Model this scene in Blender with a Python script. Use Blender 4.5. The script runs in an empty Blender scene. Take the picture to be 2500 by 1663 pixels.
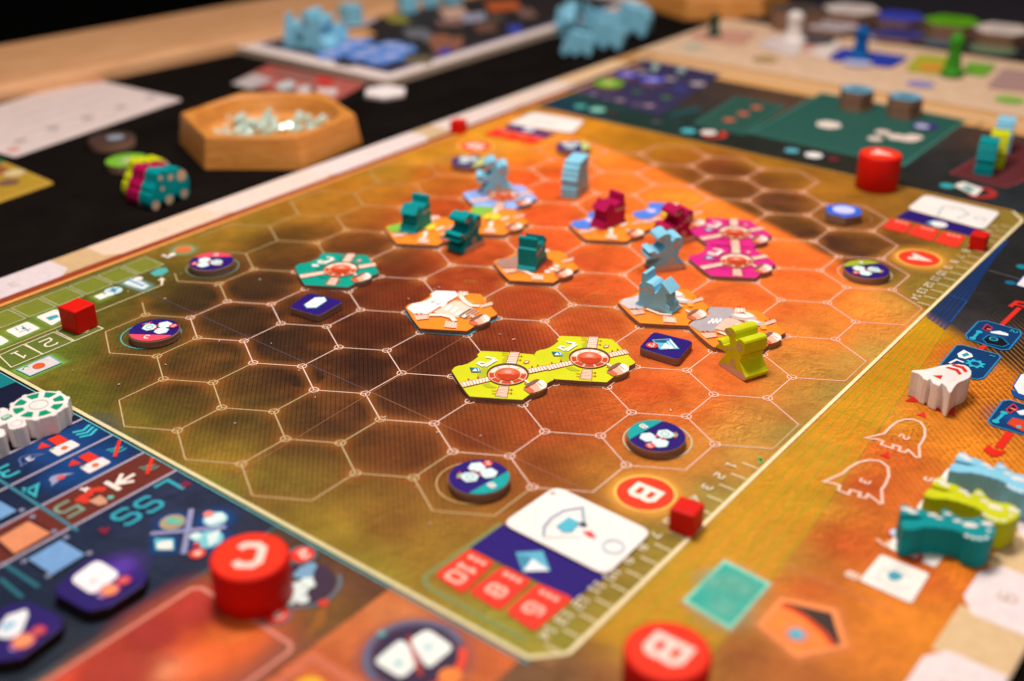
import bpy, math, random
import numpy as np
from mathutils import Matrix, Vector
S = 0.02                      # one design unit (the side of a map hex) is 2 cm
CAM = (18.16302293, -12.62972413, 11.06511706)
RT = ((0.78702866, 0.61691322, -0.00199177), (0.28592745, -0.36762977, -0.8849259), (-0.54665471, 0.69589255, -0.46572759))
FPX = 2829.64
sc = bpy.context.scene
COL = sc.collection
# ------------------------------------------------------------------ camera
cd = bpy.data.cameras.new('camera'); cam = bpy.data.objects.new('camera', cd); COL.objects.link(cam); sc.camera = cam
r, d, w_ = (Vector(x) for x in RT)
m = Matrix((r, -d, -w_)).transposed().to_4x4(); m.translation = Vector(CAM) * S
cam.matrix_world = m
cd.sensor_fit = 'HORIZONTAL'; cd.sensor_width = 36; cd.lens = FPX / 2500 * 36
cd.clip_start = 0.01; cd.clip_end = 20
cd.dof.use_dof = True; cd.dof.focus_distance = 22.6 * S; cd.dof.aperture_fstop = 4.9
# ------------------------------------------------------------------ world and lamps
W = bpy.data.worlds.new('World'); sc.world = W; W.use_nodes = True
W.node_tree.nodes['Background'].inputs[0].default_value = (1.0, 0.86, 0.78, 1)
W.node_tree.nodes['Background'].inputs[1].default_value = 0.08
def area(name, loc, target, size, power, col):
    l = bpy.data.lights.new(name, 'AREA'); l.shape = 'DISK'; l.size = size * S; l.energy = power; l.color = col
    o = bpy.data.objects.new(name, l); COL.objects.link(o); o.location = Vector(loc) * S
    o.rotation_euler = (Vector(target) - Vector(loc)).to_track_quat('-Z', 'Y').to_euler()
area('pendant_lamp', (1.5, 4, 34), (2, 5, 0), 9, 5.0, (1, 0.925, 0.87))
area('room_fill', (2, 30, 50), (0, 14, 0), 18, 4.4, (1, 0.91, 0.84))  # secondary soft fill added over the far half of the table
area('side_fill', (26, -26, 38), (-2, 8, 0), 14, 2.0, (1, 0.94, 0.90))  # fill added from the camera side to brighten upright faces
sc.view_settings.view_transform = 'Standard'; sc.view_settings.look = 'None'
sc.view_settings.exposure = 0; sc.view_settings.gamma = 1
sc.cycles.transparent_max_bounces = 24; sc.cycles.max_bounces = 8
# ------------------------------------------------------------------ helpers
RN = [np.array(x) for x in RT]; CN = np.array(CAM); K9 = 1 / 0.9428
def ray(nx, ny):
    return RN[0] * ((nx - 1250) / FPX) + RN[1] * ((ny - 831.5) / FPX) + RN[2]
def nat(nx, ny, z=0.0):
    "point of the photograph (2500 px wide) carried onto the level z"
    dd = ray(nx, ny); t = (z - CN[2]) / dd[2]; p = CN + dd * t
    return (float(p[0]), float(p[1]))
def at(px, py, z=0.0): return nat(px * K9, py * K9, z)
def ats(pts, z=0.0): return [at(x, y, z) for x, y in pts]
def crop(x0, y0, s):
    return lambda pts, z=0.0: [nat(x0 + x / s, y0 + y / s, z) for x, y in pts]
Z14 = crop(0, 550, 2.851); Z21 = crop(900, 350, 3.92); Z22 = crop(1350, 350, 3.626); Z3 = crop(650, 560, 3.92)
Z4 = crop(1050, 700, 3.92); Z5 = crop(1450, 600, 4.1255); ZB = crop(0, 880, 3.92); ZC = crop(0, 1200, 3.367)
ZD = crop(600, 1100, 2.785); ZE = crop(1300, 1100, 2.785); ZF = crop(1900, 1050, 2.558); ZG = crop(1900, 600, 2.8517)
ZH = crop(0, 550, 4.481); ZI = crop(1850, 380, 3.626); ZJ = crop(2100, 1040, 4.355); ZK = crop(1600, 0, 2.613)
ZL = crop(1300, 60, 5.059); ZM = crop(550, 0, 4.064); ZN = crop(200, 340, 6.533); ZO = crop(0, 0, 2.613); ZP = crop(800, 0, 2.613)
def vplane(p0, p1, x0, y0, s):
    "pixels of a crop carried onto the upright plane through p0-p1: returns (distance along, height)"
    a = np.array([p0[0], p0[1], 0.]); u = np.array([p1[0] - p0[0], p1[1] - p0[1], 0.]); u /= np.linalg.norm(u)
    n = np.array([-u[1], u[0], 0.])
    def f(pts):
        out = []
        for x, y in pts:
            dd = ray(x0 + x / s, y0 + y / s); t = np.dot(a - CN, n) / np.dot(dd, n); q = CN + dd * t - a
            out.append((float(np.dot(q, u)), float(q[2])))
        return out
    return f
def lin(c):
    c = c / 255.
    return c / 12.92 if c <= .04045 else ((c + .055) / 1.055) ** 2.4
def C(rgb, a=1.0): return (lin(rgb[0]), lin(rgb[1]), lin(rgb[2]), a)
def nt(name):
    m = bpy.data.materials.new(name); m.use_nodes = True
    t = m.node_tree; return m, t, t.nodes['Principled BSDF']
def N(t, kind, **kw):
    n = t.nodes.new(kind)
    for k, v in kw.items():
        if k.startswith('i_'): n.inputs[k[2:].replace('_', ' ')].default_value = v
        else: setattr(n, k, v)
    return n
def bump(t, bs, src, strength, dist):
    b = N(t, 'ShaderNodeBump'); b.inputs['Strength'].default_value = strength; b.inputs['Distance'].default_value = dist
    t.links.new(src, b.inputs['Height']); t.links.new(b.outputs[0], bs.inputs['Normal'])
def noise(t, scale, detail=4, rough=.6, src=None):
    n = N(t, 'ShaderNodeTexNoise'); n.inputs['Scale'].default_value = scale; n.inputs['Detail'].default_value = detail
    n.inputs['Roughness'].default_value = rough
    if src is not None: t.links.new(src, n.inputs['Vector'])
    return n
def ramp(t, src, stops):
    r_ = N(t, 'ShaderNodeValToRGB'); t.links.new(src, r_.inputs[0]); e = r_.color_ramp.elements
    while len(e) < len(stops): e.new(.5)
    for k, (p, c) in enumerate(stops): e[k].position = p; e[k].color = c if len(c) == 4 else (*c, 1)
    return r_
def geo(t): return N(t, 'ShaderNodeTexCoord').outputs['Object']
def mixc(t, a, b, fac, mode='MULTIPLY'):
    m_ = N(t, 'ShaderNodeMix', data_type='RGBA', blend_type=mode)
    for s_, v in ((m_.inputs[0], fac), (m_.inputs[6], a), (m_.inputs[7], b)):
        if hasattr(v, 'links'): t.links.new(v, s_)
        else: s_.default_value = v
    return m_.outputs[2]
def math_(t, op, a, b=None):
    n = N(t, 'ShaderNodeMath', operation=op)
    for k, v in enumerate((a, b)):
        if v is None: continue
        if hasattr(v, 'links'): t.links.new(v, n.inputs[k])
        else: n.inputs[k].default_value = v
    return n.outputs[0]
def ink(name, alpha, rough=.55, spec=.12):
    m, t, b = nt(name)
    a = N(t, 'ShaderNodeAttribute', attribute_name='Col')
    g = geo(t); n1 = noise(t, 260, 5, .7, g); n2 = noise(t, 1600, 2, .6, g)
    v = ramp(t, n1.outputs[0], [(.25, (.86, .86, .86)), (.75, (1.08, 1.08, 1.08))])
    t.links.new(mixc(t, a.outputs['Color'], v.outputs[0], 1.0), b.inputs['Base Color'])
    b.inputs['Roughness'].default_value = rough; b.inputs['Specular IOR Level'].default_value = spec
    bump(t, b, n2.outputs[0], .12, .0002)
    if alpha: t.links.new(a.outputs['Alpha'], b.inputs['Alpha'])
    return m
INK = ink('printed_ink', False); INKA = ink('printed_ink_translucent', True)
def painted(name, rgb, rough=.5, worn=.35):
    m, t, b = nt(name); g = geo(t)
    c = C(rgb); n1 = noise(t, 90, 4, .6, g); n2 = noise(t, 900, 5, .75, g)
    v = ramp(t, n1.outputs[0], [(.3, (1 - worn * .45,) * 3), (.7, (1.06,) * 3)])
    t.links.new(mixc(t, c, v.outputs[0], 1.0), b.inputs['Base Color'])
    b.inputs['Roughness'].default_value = rough + .08; b.inputs['Specular IOR Level'].default_value = .13
    bump(t, b, n2.outputs[0], .35, .00025)
    return m
def cardboard():
    m, t, b = nt('layered_cardboard_edge'); g = geo(t)
    mp = N(t, 'ShaderNodeMapping'); mp.inputs['Scale'].default_value = (60, 60, 2200); t.links.new(g, mp.inputs[0])
    n1 = noise(t, 1, 4, .7, mp.outputs[0]); n2 = noise(t, 1400, 4, .7, g)
    rr = ramp(t, n1.outputs[0], [(.3, C((104, 72, 54))), (.7, C((176, 132, 104)))])
    v = ramp(t, n2.outputs[0], [(.25, (.7,) * 3), (.8, (1.15,) * 3)])
    t.links.new(mixc(t, rr.outputs[0], v.outputs[0], 1.0), b.inputs['Base Color']); b.inputs['Roughness'].default_value = .9
    bump(t, b, n1.outputs[0], .6, .0003)
    return m
CARD = cardboard()
def wood(name, c1, c2, sc_=(14, 14, 2.2), rough=.45):
    m, t, b = nt(name); g = geo(t)
    mp = N(t, 'ShaderNodeMapping'); mp.inputs['Scale'].default_value = sc_; t.links.new(g, mp.inputs[0])
    n1 = noise(t, 9, 8, .62, mp.outputs[0]); n1.inputs['Distortion'].default_value = .6
    n2 = noise(t, 60, 4, .6, mp.outputs[0])
    rr = ramp(t, n1.outputs[0], [(.3, C(c1)), (.68, C(c2))])
    v = ramp(t, n2.outputs[0], [(.3, (.85,) * 3), (.7, (1.08,) * 3)])
    t.links.new(mixc(t, rr.outputs[0], v.outputs[0], 1.0), b.inputs['Base Color'])
    b.inputs['Roughness'].default_value = rough; bump(t, b, n2.outputs[0], .2, .0003)
    return m
# ------------------------------------------------------------------ mesh builders
class MB:
    def __init__(s): s.v = []; s.f = []; s.c = []; s.m = []
    def poly(s, pts, col=None, mat=0):
        k = len(s.v); s.v += [tuple(p) for p in pts]; s.f.append(tuple(range(k, k + len(pts)))); s.m.append(mat)
        if col is None: col = (1, 1, 1, 1)
        s.c.append([col] * len(pts) if not isinstance(col, list) else col)
    def prism(s, pts, z0, z1, mats=(0, 0, 0), cols=(None, None)):
        "upright prism over the outline pts (counter-clockwise or not): mats = side, top, bottom"
        a = sum(pts[i][0] * pts[(i + 1) % len(pts)][1] - pts[(i + 1) % len(pts)][0] * pts[i][1] for i in range(len(pts)))
        if a < 0: pts = pts[::-1]
        n = len(pts); k = len(s.v)
        s.v += [(x, y, z0) for x, y in pts] + [(x, y, z1) for x, y in pts]
        def add(f, mt, c): s.f.append(f); s.m.append(mt); s.c.append([c or (1, 1, 1, 1)] * len(f))
        add(tuple(range(k + n, k + 2 * n)), mats[1], cols[1]); add(tuple(range(k + n - 1, k - 1, -1)), mats[2], cols[0])
        for i in range(n):
            j = (i + 1) % n; add((k + i, k + j, k + n + j, k + n + i), mats[0], cols[0])
    def loft(s, rings, mat=0, cap0=True, cap1=True):
        "joins rings of equal length with quads"
        k = len(s.v); n = len(rings[0])
        for r_ in rings: s.v += [tuple(p) for p in r_]
        def add(f): s.f.append(f); s.m.append(mat); s.c.append([(1, 1, 1, 1)] * len(f))
        for q in range(len(rings) - 1):
            for i in range(n):
                j = (i + 1) % n; add((k + q * n + i, k + q * n + j, k + (q + 1) * n + j, k + (q + 1) * n + i))
        if cap0: add(tuple(range(k + n - 1, k - 1, -1)))
        if cap1: add(tuple(range(k + (len(rings) - 1) * n, k + len(rings) * n)))
    def mesh(s, name, mats):
        me = bpy.data.meshes.new(name)
        me.from_pydata([(x * S, y * S, z * S) for x, y, z in s.v], [], s.f)
        for mt in mats: me.materials.append(mt)
        me.polygons.foreach_set('material_index', s.m)
        ca = me.color_attributes.new('Col', 'FLOAT_COLOR', 'CORNER')
        ca.data.foreach_set('color', [q for f in s.c for c in f for q in c])
        me.update(); return me
    def build(s, name, mats, parent=None, loc=(0, 0, 0), bevel=0, rotz=0, smooth=False):
        o = bpy.data.objects.new(name, s.mesh(name, mats)); COL.objects.link(o)
        o.location = Vector(loc) * S; o.rotation_euler[2] = rotz
        if parent is not None: o.parent = parent
        if smooth: o.data.polygons.foreach_set('use_smooth', [True] * len(o.data.polygons))
        if bevel:
            b = o.modifiers.new('bevel', 'BEVEL'); b.width = bevel * S; b.segments = 2; b.limit_method = 'ANGLE'; b.angle_limit = math.radians(35)
        return o
def tag(o, label, cat, group=None, kind=None):
    if label: o['label'] = label
    if cat: o['category'] = cat
    if group: o['group'] = group
    if kind: o['kind'] = kind
    return o
def empty(name, loc=(0, 0, 0), rz=0):
    o = bpy.data.objects.new(name, None); COL.objects.link(o); o.location = Vector(loc) * S; o.rotation_euler[2] = rz
    o.empty_display_size = .005; return o
def copy_tree(o, parent=None):
    c = o.copy(); COL.objects.link(c); c.parent = parent
    for ch in [x for x in bpy.data.objects if x.parent == o]: copy_tree(ch, c)
    return c
def circle(cx, cy, r, n=40, a0=0, a1=360):
    full = abs(a1 - a0) >= 360; m_ = n if full else n + 1
    return [(cx + r * math.cos(math.radians(a0 + (a1 - a0) * i / n)), cy + r * math.sin(math.radians(a0 + (a1 - a0) * i / n))) for i in range(m_)]
def rrect(x0, y0, x1, y1, r, n=5):
    o = []
    for cx, cy, a in ((x1 - r, y1 - r, 0), (x0 + r, y1 - r, 90), (x0 + r, y0 + r, 180), (x1 - r, y0 + r, 270)):
        o += circle(cx, cy, r, n, a, a + 90)
    return o
def rquad(p, r=.08):
    "a quad with rounded corners"
    o = []; p = [np.array(q) for q in p]
    for i in range(4):
        a, b, c = p[i - 1], p[i], p[(i + 1) % 4]; u = (a - b) / np.linalg.norm(a - b); v = (c - b) / np.linalg.norm(c - b)
        for t in (0, .25, .5, .75, 1):
            A = b + u * r; B = b + v * r; o.append(tuple((1 - t) ** 2 * A + 2 * t * (1 - t) * b + t * t * B))
    return o
class Fr:
    "a local frame on the board: x to the right, y up, turned by ang degrees"
    def __init__(s, cx, cy, ang=-90, sc_=1): s.c = (cx, cy); a = math.radians(ang); s.k = (math.cos(a) * sc_, math.sin(a) * sc_)
    def __call__(s, *pts):
        return [(s.c[0] + x * s.k[0] - y * s.k[1], s.c[1] + x * s.k[1] + y * s.k[0]) for x, y in pts]
GL = {'0': [[(.2, 0), (.8, 0), (1, .2), (1, 1.2), (.8, 1.4), (.2, 1.4), (0, 1.2), (0, .2), (.2, 0)]],
      '1': [[(.15, 1.1), (.5, 1.4), (.5, 0)], [(.15, 0), (.85, 0)]],
      '2': [[(0, 1.25), (.2, 1.4), (.8, 1.4), (1, 1.2), (1, .85), (.75, .65), (.2, .55), (0, .35), (0, 0), (1, 0)]],
      '3': [[(0, 1.4), (.8, 1.4), (1, 1.2), (1, .9), (.8, .7), (.35, .7)], [(.8, .68), (1, .5), (1, .2), (.8, 0), (0, 0)]],
      '4': [[(.8, 0), (.8, 1.4), (0, .4), (1.05, .4)]],
      '5': [[(1, 1.4), (0, 1.4), (0, .8), (.8, .8), (1, .6), (1, .2), (.8, 0), (0, 0)]],
      '6': [[(.9, 1.4), (.2, 1.4), (0, 1.2), (0, .2), (.2, 0), (.8, 0), (1, .2), (1, .6), (.8, .78), (.05, .78)]],
      '7': [[(0, 1.4), (1, 1.4), (1, 1.2), (.4, 0)]],
      '8': [[(.2, 0), (.8, 0), (1, .2), (1, .5), (.8, .7), (1, .9), (1, 1.2), (.8, 1.4), (.2, 1.4), (0, 1.2), (0, .9), (.2, .7), (0, .5), (0, .2), (.2, 0)], [(.22, .7), (.78, .7)]],
      '9': [[(.1, 0), (.8, 0), (1, .2), (1, 1.2), (.8, 1.4), (.2, 1.4), (0, 1.2), (0, .8), (.2, .62), (.95, .62)]],
      'A': [[(0, 0), (.5, 1.4), (1, 0)], [(.2, .45), (.8, .45)]],
      'B': [[(0, 0), (.8, 0), (1, .2), (1, .55), (.8, .7), (1, .9), (1, 1.2), (.8, 1.4), (0, 1.4), (0, 0)], [(.05, .7), (.75, .7)]],
      'C': [[(1, 1.15), (.8, 1.4), (.25, 1.4), (0, 1.15), (0, .25), (.25, 0), (.8, 0), (1, .25)]],
      'L': [[(0, 1.4), (0, 0), (.9, 0)]],
      'S': [[(1, 1.2), (.8, 1.4), (.2, 1.4), (0, 1.2), (0, .9), (.2, .7), (.8, .7), (1, .5), (1, .2), (.8, 0), (.2, 0), (0, .2)]],
      'x': [[(.1, .1), (.9, .9)], [(.1, .9), (.9, .1)]], 'K': [[(0, 0), (0, 1.4)]]}
PN = [0]
class PR:
    "flat print: thin sheets laid one above the other, coloured by the attribute Col"
    def __init__(s, z0=0.0): s.z0 = z0; s.b = MB(); s.n = 0
    def z(s, lv): PN[0] += 1; return s.z0 + .003 + lv * .003 + (PN[0] % 280) * .00001
    def poly(s, pts, rgb, a=1., lv=0):
        z = s.z(lv)
        ar = sum(pts[i][0] * pts[(i + 1) % len(pts)][1] - pts[(i + 1) % len(pts)][0] * pts[i][1] for i in range(len(pts)))
        if ar < 0: pts = pts[::-1]
        s.b.poly([(x, y, z) for x, y in pts], C(rgb, a), 0 if a >= 1 else 1)
    def grad(s, pts, cols, lv=0):
        z = s.z(lv); s.b.poly([(x, y, z) for x, y in pts], [C(c[:3], c[3] if len(c) > 3 else 1) for c in cols], 1)
    def line(s, pts, w, rgb, a=1., lv=0, closed=False):
        P = [np.array(p, float) for p in pts]; P = [p for i, p in enumerate(P) if i == 0 or np.linalg.norm(p - P[i - 1]) > 1e-6]
        n = len(P); L = []; R_ = []
        for i in range(n):
            t0 = P[i] - P[i - 1] if (i > 0 or closed) else P[1] - P[0]
            t1 = P[(i + 1) % n] - P[i] if (i < n - 1 or closed) else P[-1] - P[-2]
            t0 = t0 / (np.linalg.norm(t0) + 1e-9); t1 = t1 / (np.linalg.norm(t1) + 1e-9)
            nn = np.array([-(t0 + t1)[1], (t0 + t1)[0]]); l = np.linalg.norm(nn)
            nn = nn / l if l > 1e-6 else np.array([-t0[1], t0[0]])
            k = w / 2 / max(.45, float(np.dot(nn, np.array([-t0[1], t0[0]]))))
            L.append(P[i] + nn * k); R_.append(P[i] - nn * k)
        z = s.z(lv)
        for i in range(n if closed else n - 1):
            j = (i + 1) % n
            s.b.poly([(*R_[i], z), (*R_[j], z), (*L[j], z), (*L[i], z)], C(rgb, a), 0 if a >= 1 else 1)
    def circ(s, c, r_, rgb, a=1., lv=0, n=32): s.poly(circle(c[0], c[1], r_, n), rgb, a, lv)
    def ring(s, c, r_, w, rgb, a=1., lv=0, n=48, a0=0, a1=360):
        s.line(circle(c[0], c[1], r_, n, a0, a1), w, rgb, a, lv, abs(a1 - a0) >= 360)
    def glow(s, c, r0, r1, rgb, a=.6, lv=0, n=28):
        z = s.z(lv); A = circle(c[0], c[1], r0, n); rm = (r0 + r1 * .8) / 1.8; M = circle(c[0], c[1], rm, n); B = circle(c[0], c[1], r1, n)
        for i in range(n):
            j = (i + 1) % n
            s.b.poly([(*A[i], z), (*M[i], z), (*M[j], z), (*A[j], z)], [C(rgb, a), C(rgb, a * .3), C(rgb, a * .3), C(rgb, a)], 1)
            s.b.poly([(*M[i], z), (*B[i], z), (*B[j], z), (*M[j], z)], [C(rgb, a * .3), C(rgb, 0), C(rgb, 0), C(rgb, a * .3)], 1)
        if r0 > .001: s.b.poly([(*p, z) for p in A], C(rgb, a), 1)
    def halo(s, pts, d, rgb, a=.6, lv=0):
        "a soft rim around an outline"
        P = np.array(pts); c = P.mean(0); rr = np.linalg.norm(P - c, axis=1, keepdims=True)
        M = c + (P - c) * (rr + d * .4) / rr; B = c + (P - c) * (rr + d) / rr; z = s.z(lv); n = len(P)
        for i in range(n):
            j = (i + 1) % n
            s.b.poly([(*P[i], z), (*M[i], z), (*M[j], z), (*P[j], z)], [C(rgb, a), C(rgb, a * .4), C(rgb, a * .4), C(rgb, a)], 1)
            s.b.poly([(*M[i], z), (*B[i], z), (*B[j], z), (*M[j], z)], [C(rgb, a * .4), C(rgb, 0), C(rgb, 0), C(rgb, a * .4)], 1)
    def text(s, t, c, h, w, rgb, a=1., lv=0, ang=-90, sp=1.45):
        k = h / 1.4; W_ = (len(t) - 1) * sp
        for i, ch in enumerate(t):
            f = Fr(c[0], c[1], ang, k); ox = i * sp - W_ / 2 - .5
            for st in GL.get(ch, []):
                cl_ = len(st) > 3 and st[0] == st[-1]; s.line(f(*[(x + ox, y - .7) for x, y in (st[:-1] if cl_ else st)]), w, rgb, a, lv, cl_)
    def build(s, name, parent=None, loc=(0, 0, 0), rotz=0): return s.b.build(name, [INK, INKA], parent, loc, rotz=rotz)
WHITE = (246, 232, 226); CREAM = (238, 214, 190); PURPLE = (42, 22, 112); REDT = (226, 42, 24)
# ------------------------------------------------------------------ the table
floor = MB(); floor.prism([(-217, -80), (160, -80), (160, 149), (-217, 149)], -38.2, -38)
m_, t_, b_ = nt('dark_floor'); b_.inputs['Base Color'].default_value = (.006, .004, .003, 1); b_.inputs['Roughness'].default_value = .9
tag(floor.build('floor', [m_]), 'dark floor far below the table', None, None, 'structure')
wl = MB(); wl.prism([(-220, 150), (160, 150), (160, 152), (-220, 152)], -40, 200); wl.prism([(-220, -80), (-218, -80), (-218, 150), (-220, 150)], -40, 200)
tag(wl.build('room_wall', [m_]), 'near-black wall behind the table, its colour standing in for the unlit room', None, None, 'structure')  # walls added as backdrop, the room's darkness is put into their colour
m_, t_, b_ = nt('black_cloth'); g_ = geo(t_); n1 = noise(t_, 30, 5, .6, g_); n2 = noise(t_, 1900, 3, .7, g_)
rr_ = ramp(t_, n1.outputs[0], [(.3, C((15, 11, 9))), (.7, C((24, 19, 17)))]); t_.links.new(rr_.outputs[0], b_.inputs['Base Color'])
b_.inputs['Roughness'].default_value = .95; b_.inputs['Specular IOR Level'].default_value = .03; bump(t_, b_, n2.outputs[0], .5, .0004)
RF0, RF1 = at(0, 207, .3), at(1300, -55, .3)          # front face of the rail
cl = MB(); dx = (RF1[0] - RF0[0]) / (RF1[1] - RF0[1])
def rx(y): return RF0[0] + dx * (y - RF0[1])
cl.prism([(rx(-30) - .2, -30), (30, -30), (30, 60), (rx(60) - .2, 60)], -.6, -.12)
tag(cl.build('table_surface', [m_]), 'black cloth playing surface of the table', None, None, 'structure')
RB = at(0, 95, .42)[0] - RF0[0]
WOODR = wood('rail_wood', (208, 148, 98), (232, 176, 128), (16, 1.6, 16), .5)
rl = MB(); ring_ = lambda y: [(rx(y), y, -.6), (rx(y) - .03, y, .22), (rx(y) - .1, y, .36), (rx(y) - .3, y, .43), (rx(y) + RB + .3, y, .43), (rx(y) + RB, y, .3), (rx(y) + RB, y, -1.6), (rx(y) - .5, y, -1.6)]
rl.loft([ring_(-30), ring_(60)])
tag(rl.build('wooden_rail', [WOODR], smooth=False), 'pale wooden rail along the far left edge of the black table', 'table rail')
# ------------------------------------------------------------------ painted ground of the board
rng = np.random.default_rng(7)
def fbm(X, Y, f, oct_=5, seed=0):
    r2 = np.random.default_rng(seed); G = r2.random((64, 64)); out = 0; am = 1; tot = 0
    for o in range(oct_):
        x = X * f + 13.1 * o; y = Y * f + 7.7 * o; i = np.floor(x).astype(int); j = np.floor(y).astype(int); u = x - i; v = y - j
        u = u * u * (3 - 2 * u); v = v * v * (3 - 2 * v)
        g = lambda a, b: G[(a) % 64, (b) % 64]
        out = out + am * (g(i, j) * (1 - u) * (1 - v) + g(i + 1, j) * u * (1 - v) + g(i, j + 1) * (1 - u) * v + g(i + 1, j + 1) * u * v)
        tot += am; am *= .55; f *= 2
    return out / tot
def ctrl(txt):
    A = []
    for q in txt.split(';'):
        q = q.split()
        if len(q) >= 5: v = [float(x) for x in q]; A.append((*at(v[0], v[1]), lin(v[2]), lin(v[3]), lin(v[4]), v[5] if len(v) > 5 else 0))
    return np.array(A)
def field(A, X, Y, p=3.2):
    out = np.zeros(X.shape + (4,)); w = np.zeros(X.shape)
    for x, y, r_, g_, b_, h in A:
        k = 1 / (((X - x) ** 2 + (Y - y) ** 2) + .12) ** (p / 2); w += k; out += k[..., None] * np.array([r_, g_, b_, h])
    return out / w[..., None]
LC, LR = (-15.574, -36.166), 53.727                     # the printed limb of the planet
def ground_mat():
    m, t, b = nt('printed_ground'); g = geo(t)
    a = N(t, 'ShaderNodeAttribute', attribute_name='Col'); h = N(t, 'ShaderNodeAttribute', attribute_name='hatch')
    n1 = noise(t, 70, 8, .7, g); n2 = noise(t, 700, 5, .75, g); n3 = noise(t, 1500, 2, .6, g)
    v1 = ramp(t, n1.outputs[0], [(.3, (.74, .68, .64)), (.5, (.98, .98, .98)), (.7, (1.2, 1.18, 1.12))])
    v2 = ramp(t, n2.outputs[0], [(.3, (.84, .82, .8)), (.7, (1.14, 1.12, 1.1))])
    # scratches and little craters
    mp = N(t, 'ShaderNodeMapping'); mp.inputs['Rotation'].default_value = (0, 0, .8); mp.inputs['Scale'].default_value = (1, 3.2, 1); t.links.new(g, mp.inputs[0])
    n4 = noise(t, 330, 5, .7, mp.outputs[0]); v4 = ramp(t, n4.outputs[0], [(.30, (.25, .2, .2)), (.345, (1, 1, 1))])
    va = N(t, 'ShaderNodeVectorMath', operation='ADD'); t.links.new(g, va.inputs[0]); va.inputs[1].default_value = (.00045, -.0003, 0)
    e1 = noise(t, 210, 8, .72, g); e2 = noise(t, 210, 8, .72, va.outputs[0]); e1.inputs['Distortion'].default_value = e2.inputs['Distortion'].default_value = 1.2
    pm = ramp(t, noise(t, 34, 5, .65, g).outputs[0], [(.40, (.1,) * 3), (.62, (1, 1, 1))])
    em = math_(t, 'ADD', math_(t, 'MULTIPLY', math_(t, 'SUBTRACT', e1.outputs[0], e2.outputs[0]), 3.2), .5); v5 = ramp(t, em, [(.2, (.6, .56, .52)), (.5, (1, 1, 1)), (.85, (1.5, 1.42, 1.3))])
    c = mixc(t, a.outputs['Color'], v1.outputs[0], 1.0); c = mixc(t, c, v2.outputs[0], 1.0)
    c = mixc(t, c, v4.outputs[0], math_(t, 'SUBTRACT', .7, math_(t, 'MULTIPLY', h.outputs['Fac'], .7))); c = mixc(t, c, v5.outputs[0], math_(t, 'MULTIPLY', pm.outputs[0], math_(t, 'SUBTRACT', .95, math_(t, 'MULTIPLY', h.outputs['Fac'], .8))))
    c = mixc(t, c, (.86, .92, .76, 1), 1.0)
    # fine printed lines, dark where hatch is positive, light where it is negative
    sp = N(t, 'ShaderNodeSeparateXYZ'); t.links.new(g, sp.inputs[0])
    s_ = math_(t, 'ADD', sp.outputs[0], sp.outputs[1]); s_ = math_(t, 'MULTIPLY', s_, .7071 / S / .088); fr = math_(t, 'FRACT', s_)
    d_ = math_(t, 'ABSOLUTE', math_(t, 'SUBTRACT', fr, .5)); ln = ramp(t, d_, [(.04, (1, 1, 1)), (.13, (0, 0, 0))])
    pos = math_(t, 'MAXIMUM', h.outputs['Fac'], 0); neg = math_(t, 'MAXIMUM', math_(t, 'MULTIPLY', h.outputs['Fac'], -1), 0)
    c = mixc(t, c, (.28, .24, .24, 1), math_(t, 'MULTIPLY', ln.outputs[0], pos))
    s2 = math_(t, 'MULTIPLY', math_(t, 'ADD', sp.outputs[0], sp.outputs[1]), .7071 / S / .105); d2 = math_(t, 'ABSOLUTE', math_(t, 'SUBTRACT', math_(t, 'FRACT', s2), .5))
    l2 = ramp(t, d2, [(.06, (1, 1, 1)), (.16, (0, 0, 0))])
    c = mixc(t, c, C((250, 170, 40)), math_(t, 'MULTIPLY', l2.outputs[0], neg), 'MIX')
    t.links.new(c, b.inputs['Base Color']); b.inputs['Roughness'].default_value = .55; b.inputs['Specular IOR Level'].default_value = .1
    bump(t, b, n3.outputs[0], .15, .0002); return m
GROUND = ground_mat()
def sheet(name, x0, x1, y0, y1, st, fn, parent, z=0.0):
    nx = int(round((x1 - x0) / st)) + 1; ny = int(round((y1 - y0) / st)) + 1
    X, Y = np.meshgrid(np.linspace(x0, x1, nx), np.linspace(y0, y1, ny)); F = fn(X, Y)
    v = np.stack([X, Y, np.full_like(X, z)], -1).reshape(-1, 3) * S
    i = np.arange(nx * ny).reshape(ny, nx); f = np.stack([i[:-1, :-1], i[:-1, 1:], i[1:, 1:], i[1:, :-1]], -1).reshape(-1, 4)
    me = bpy.data.meshes.new(name); me.from_pydata(v.tolist(), [], f.tolist()); me.materials.append(GROUND)
    ca = me.color_attributes.new('Col', 'FLOAT_COLOR', 'POINT'); q = np.ones((nx * ny, 4)); q[:, :3] = np.clip(F[..., :3], 0, 1).reshape(-1, 3); ca.data.foreach_set('color', q.ravel())
    at_ = me.attributes.new('hatch', 'FLOAT', 'POINT'); at_.data.foreach_set('value', F[..., 3].reshape(-1).astype(float).tolist())
    o = bpy.data.objects.new(name, me); COL.objects.link(o); o.parent = parent; return o
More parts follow.
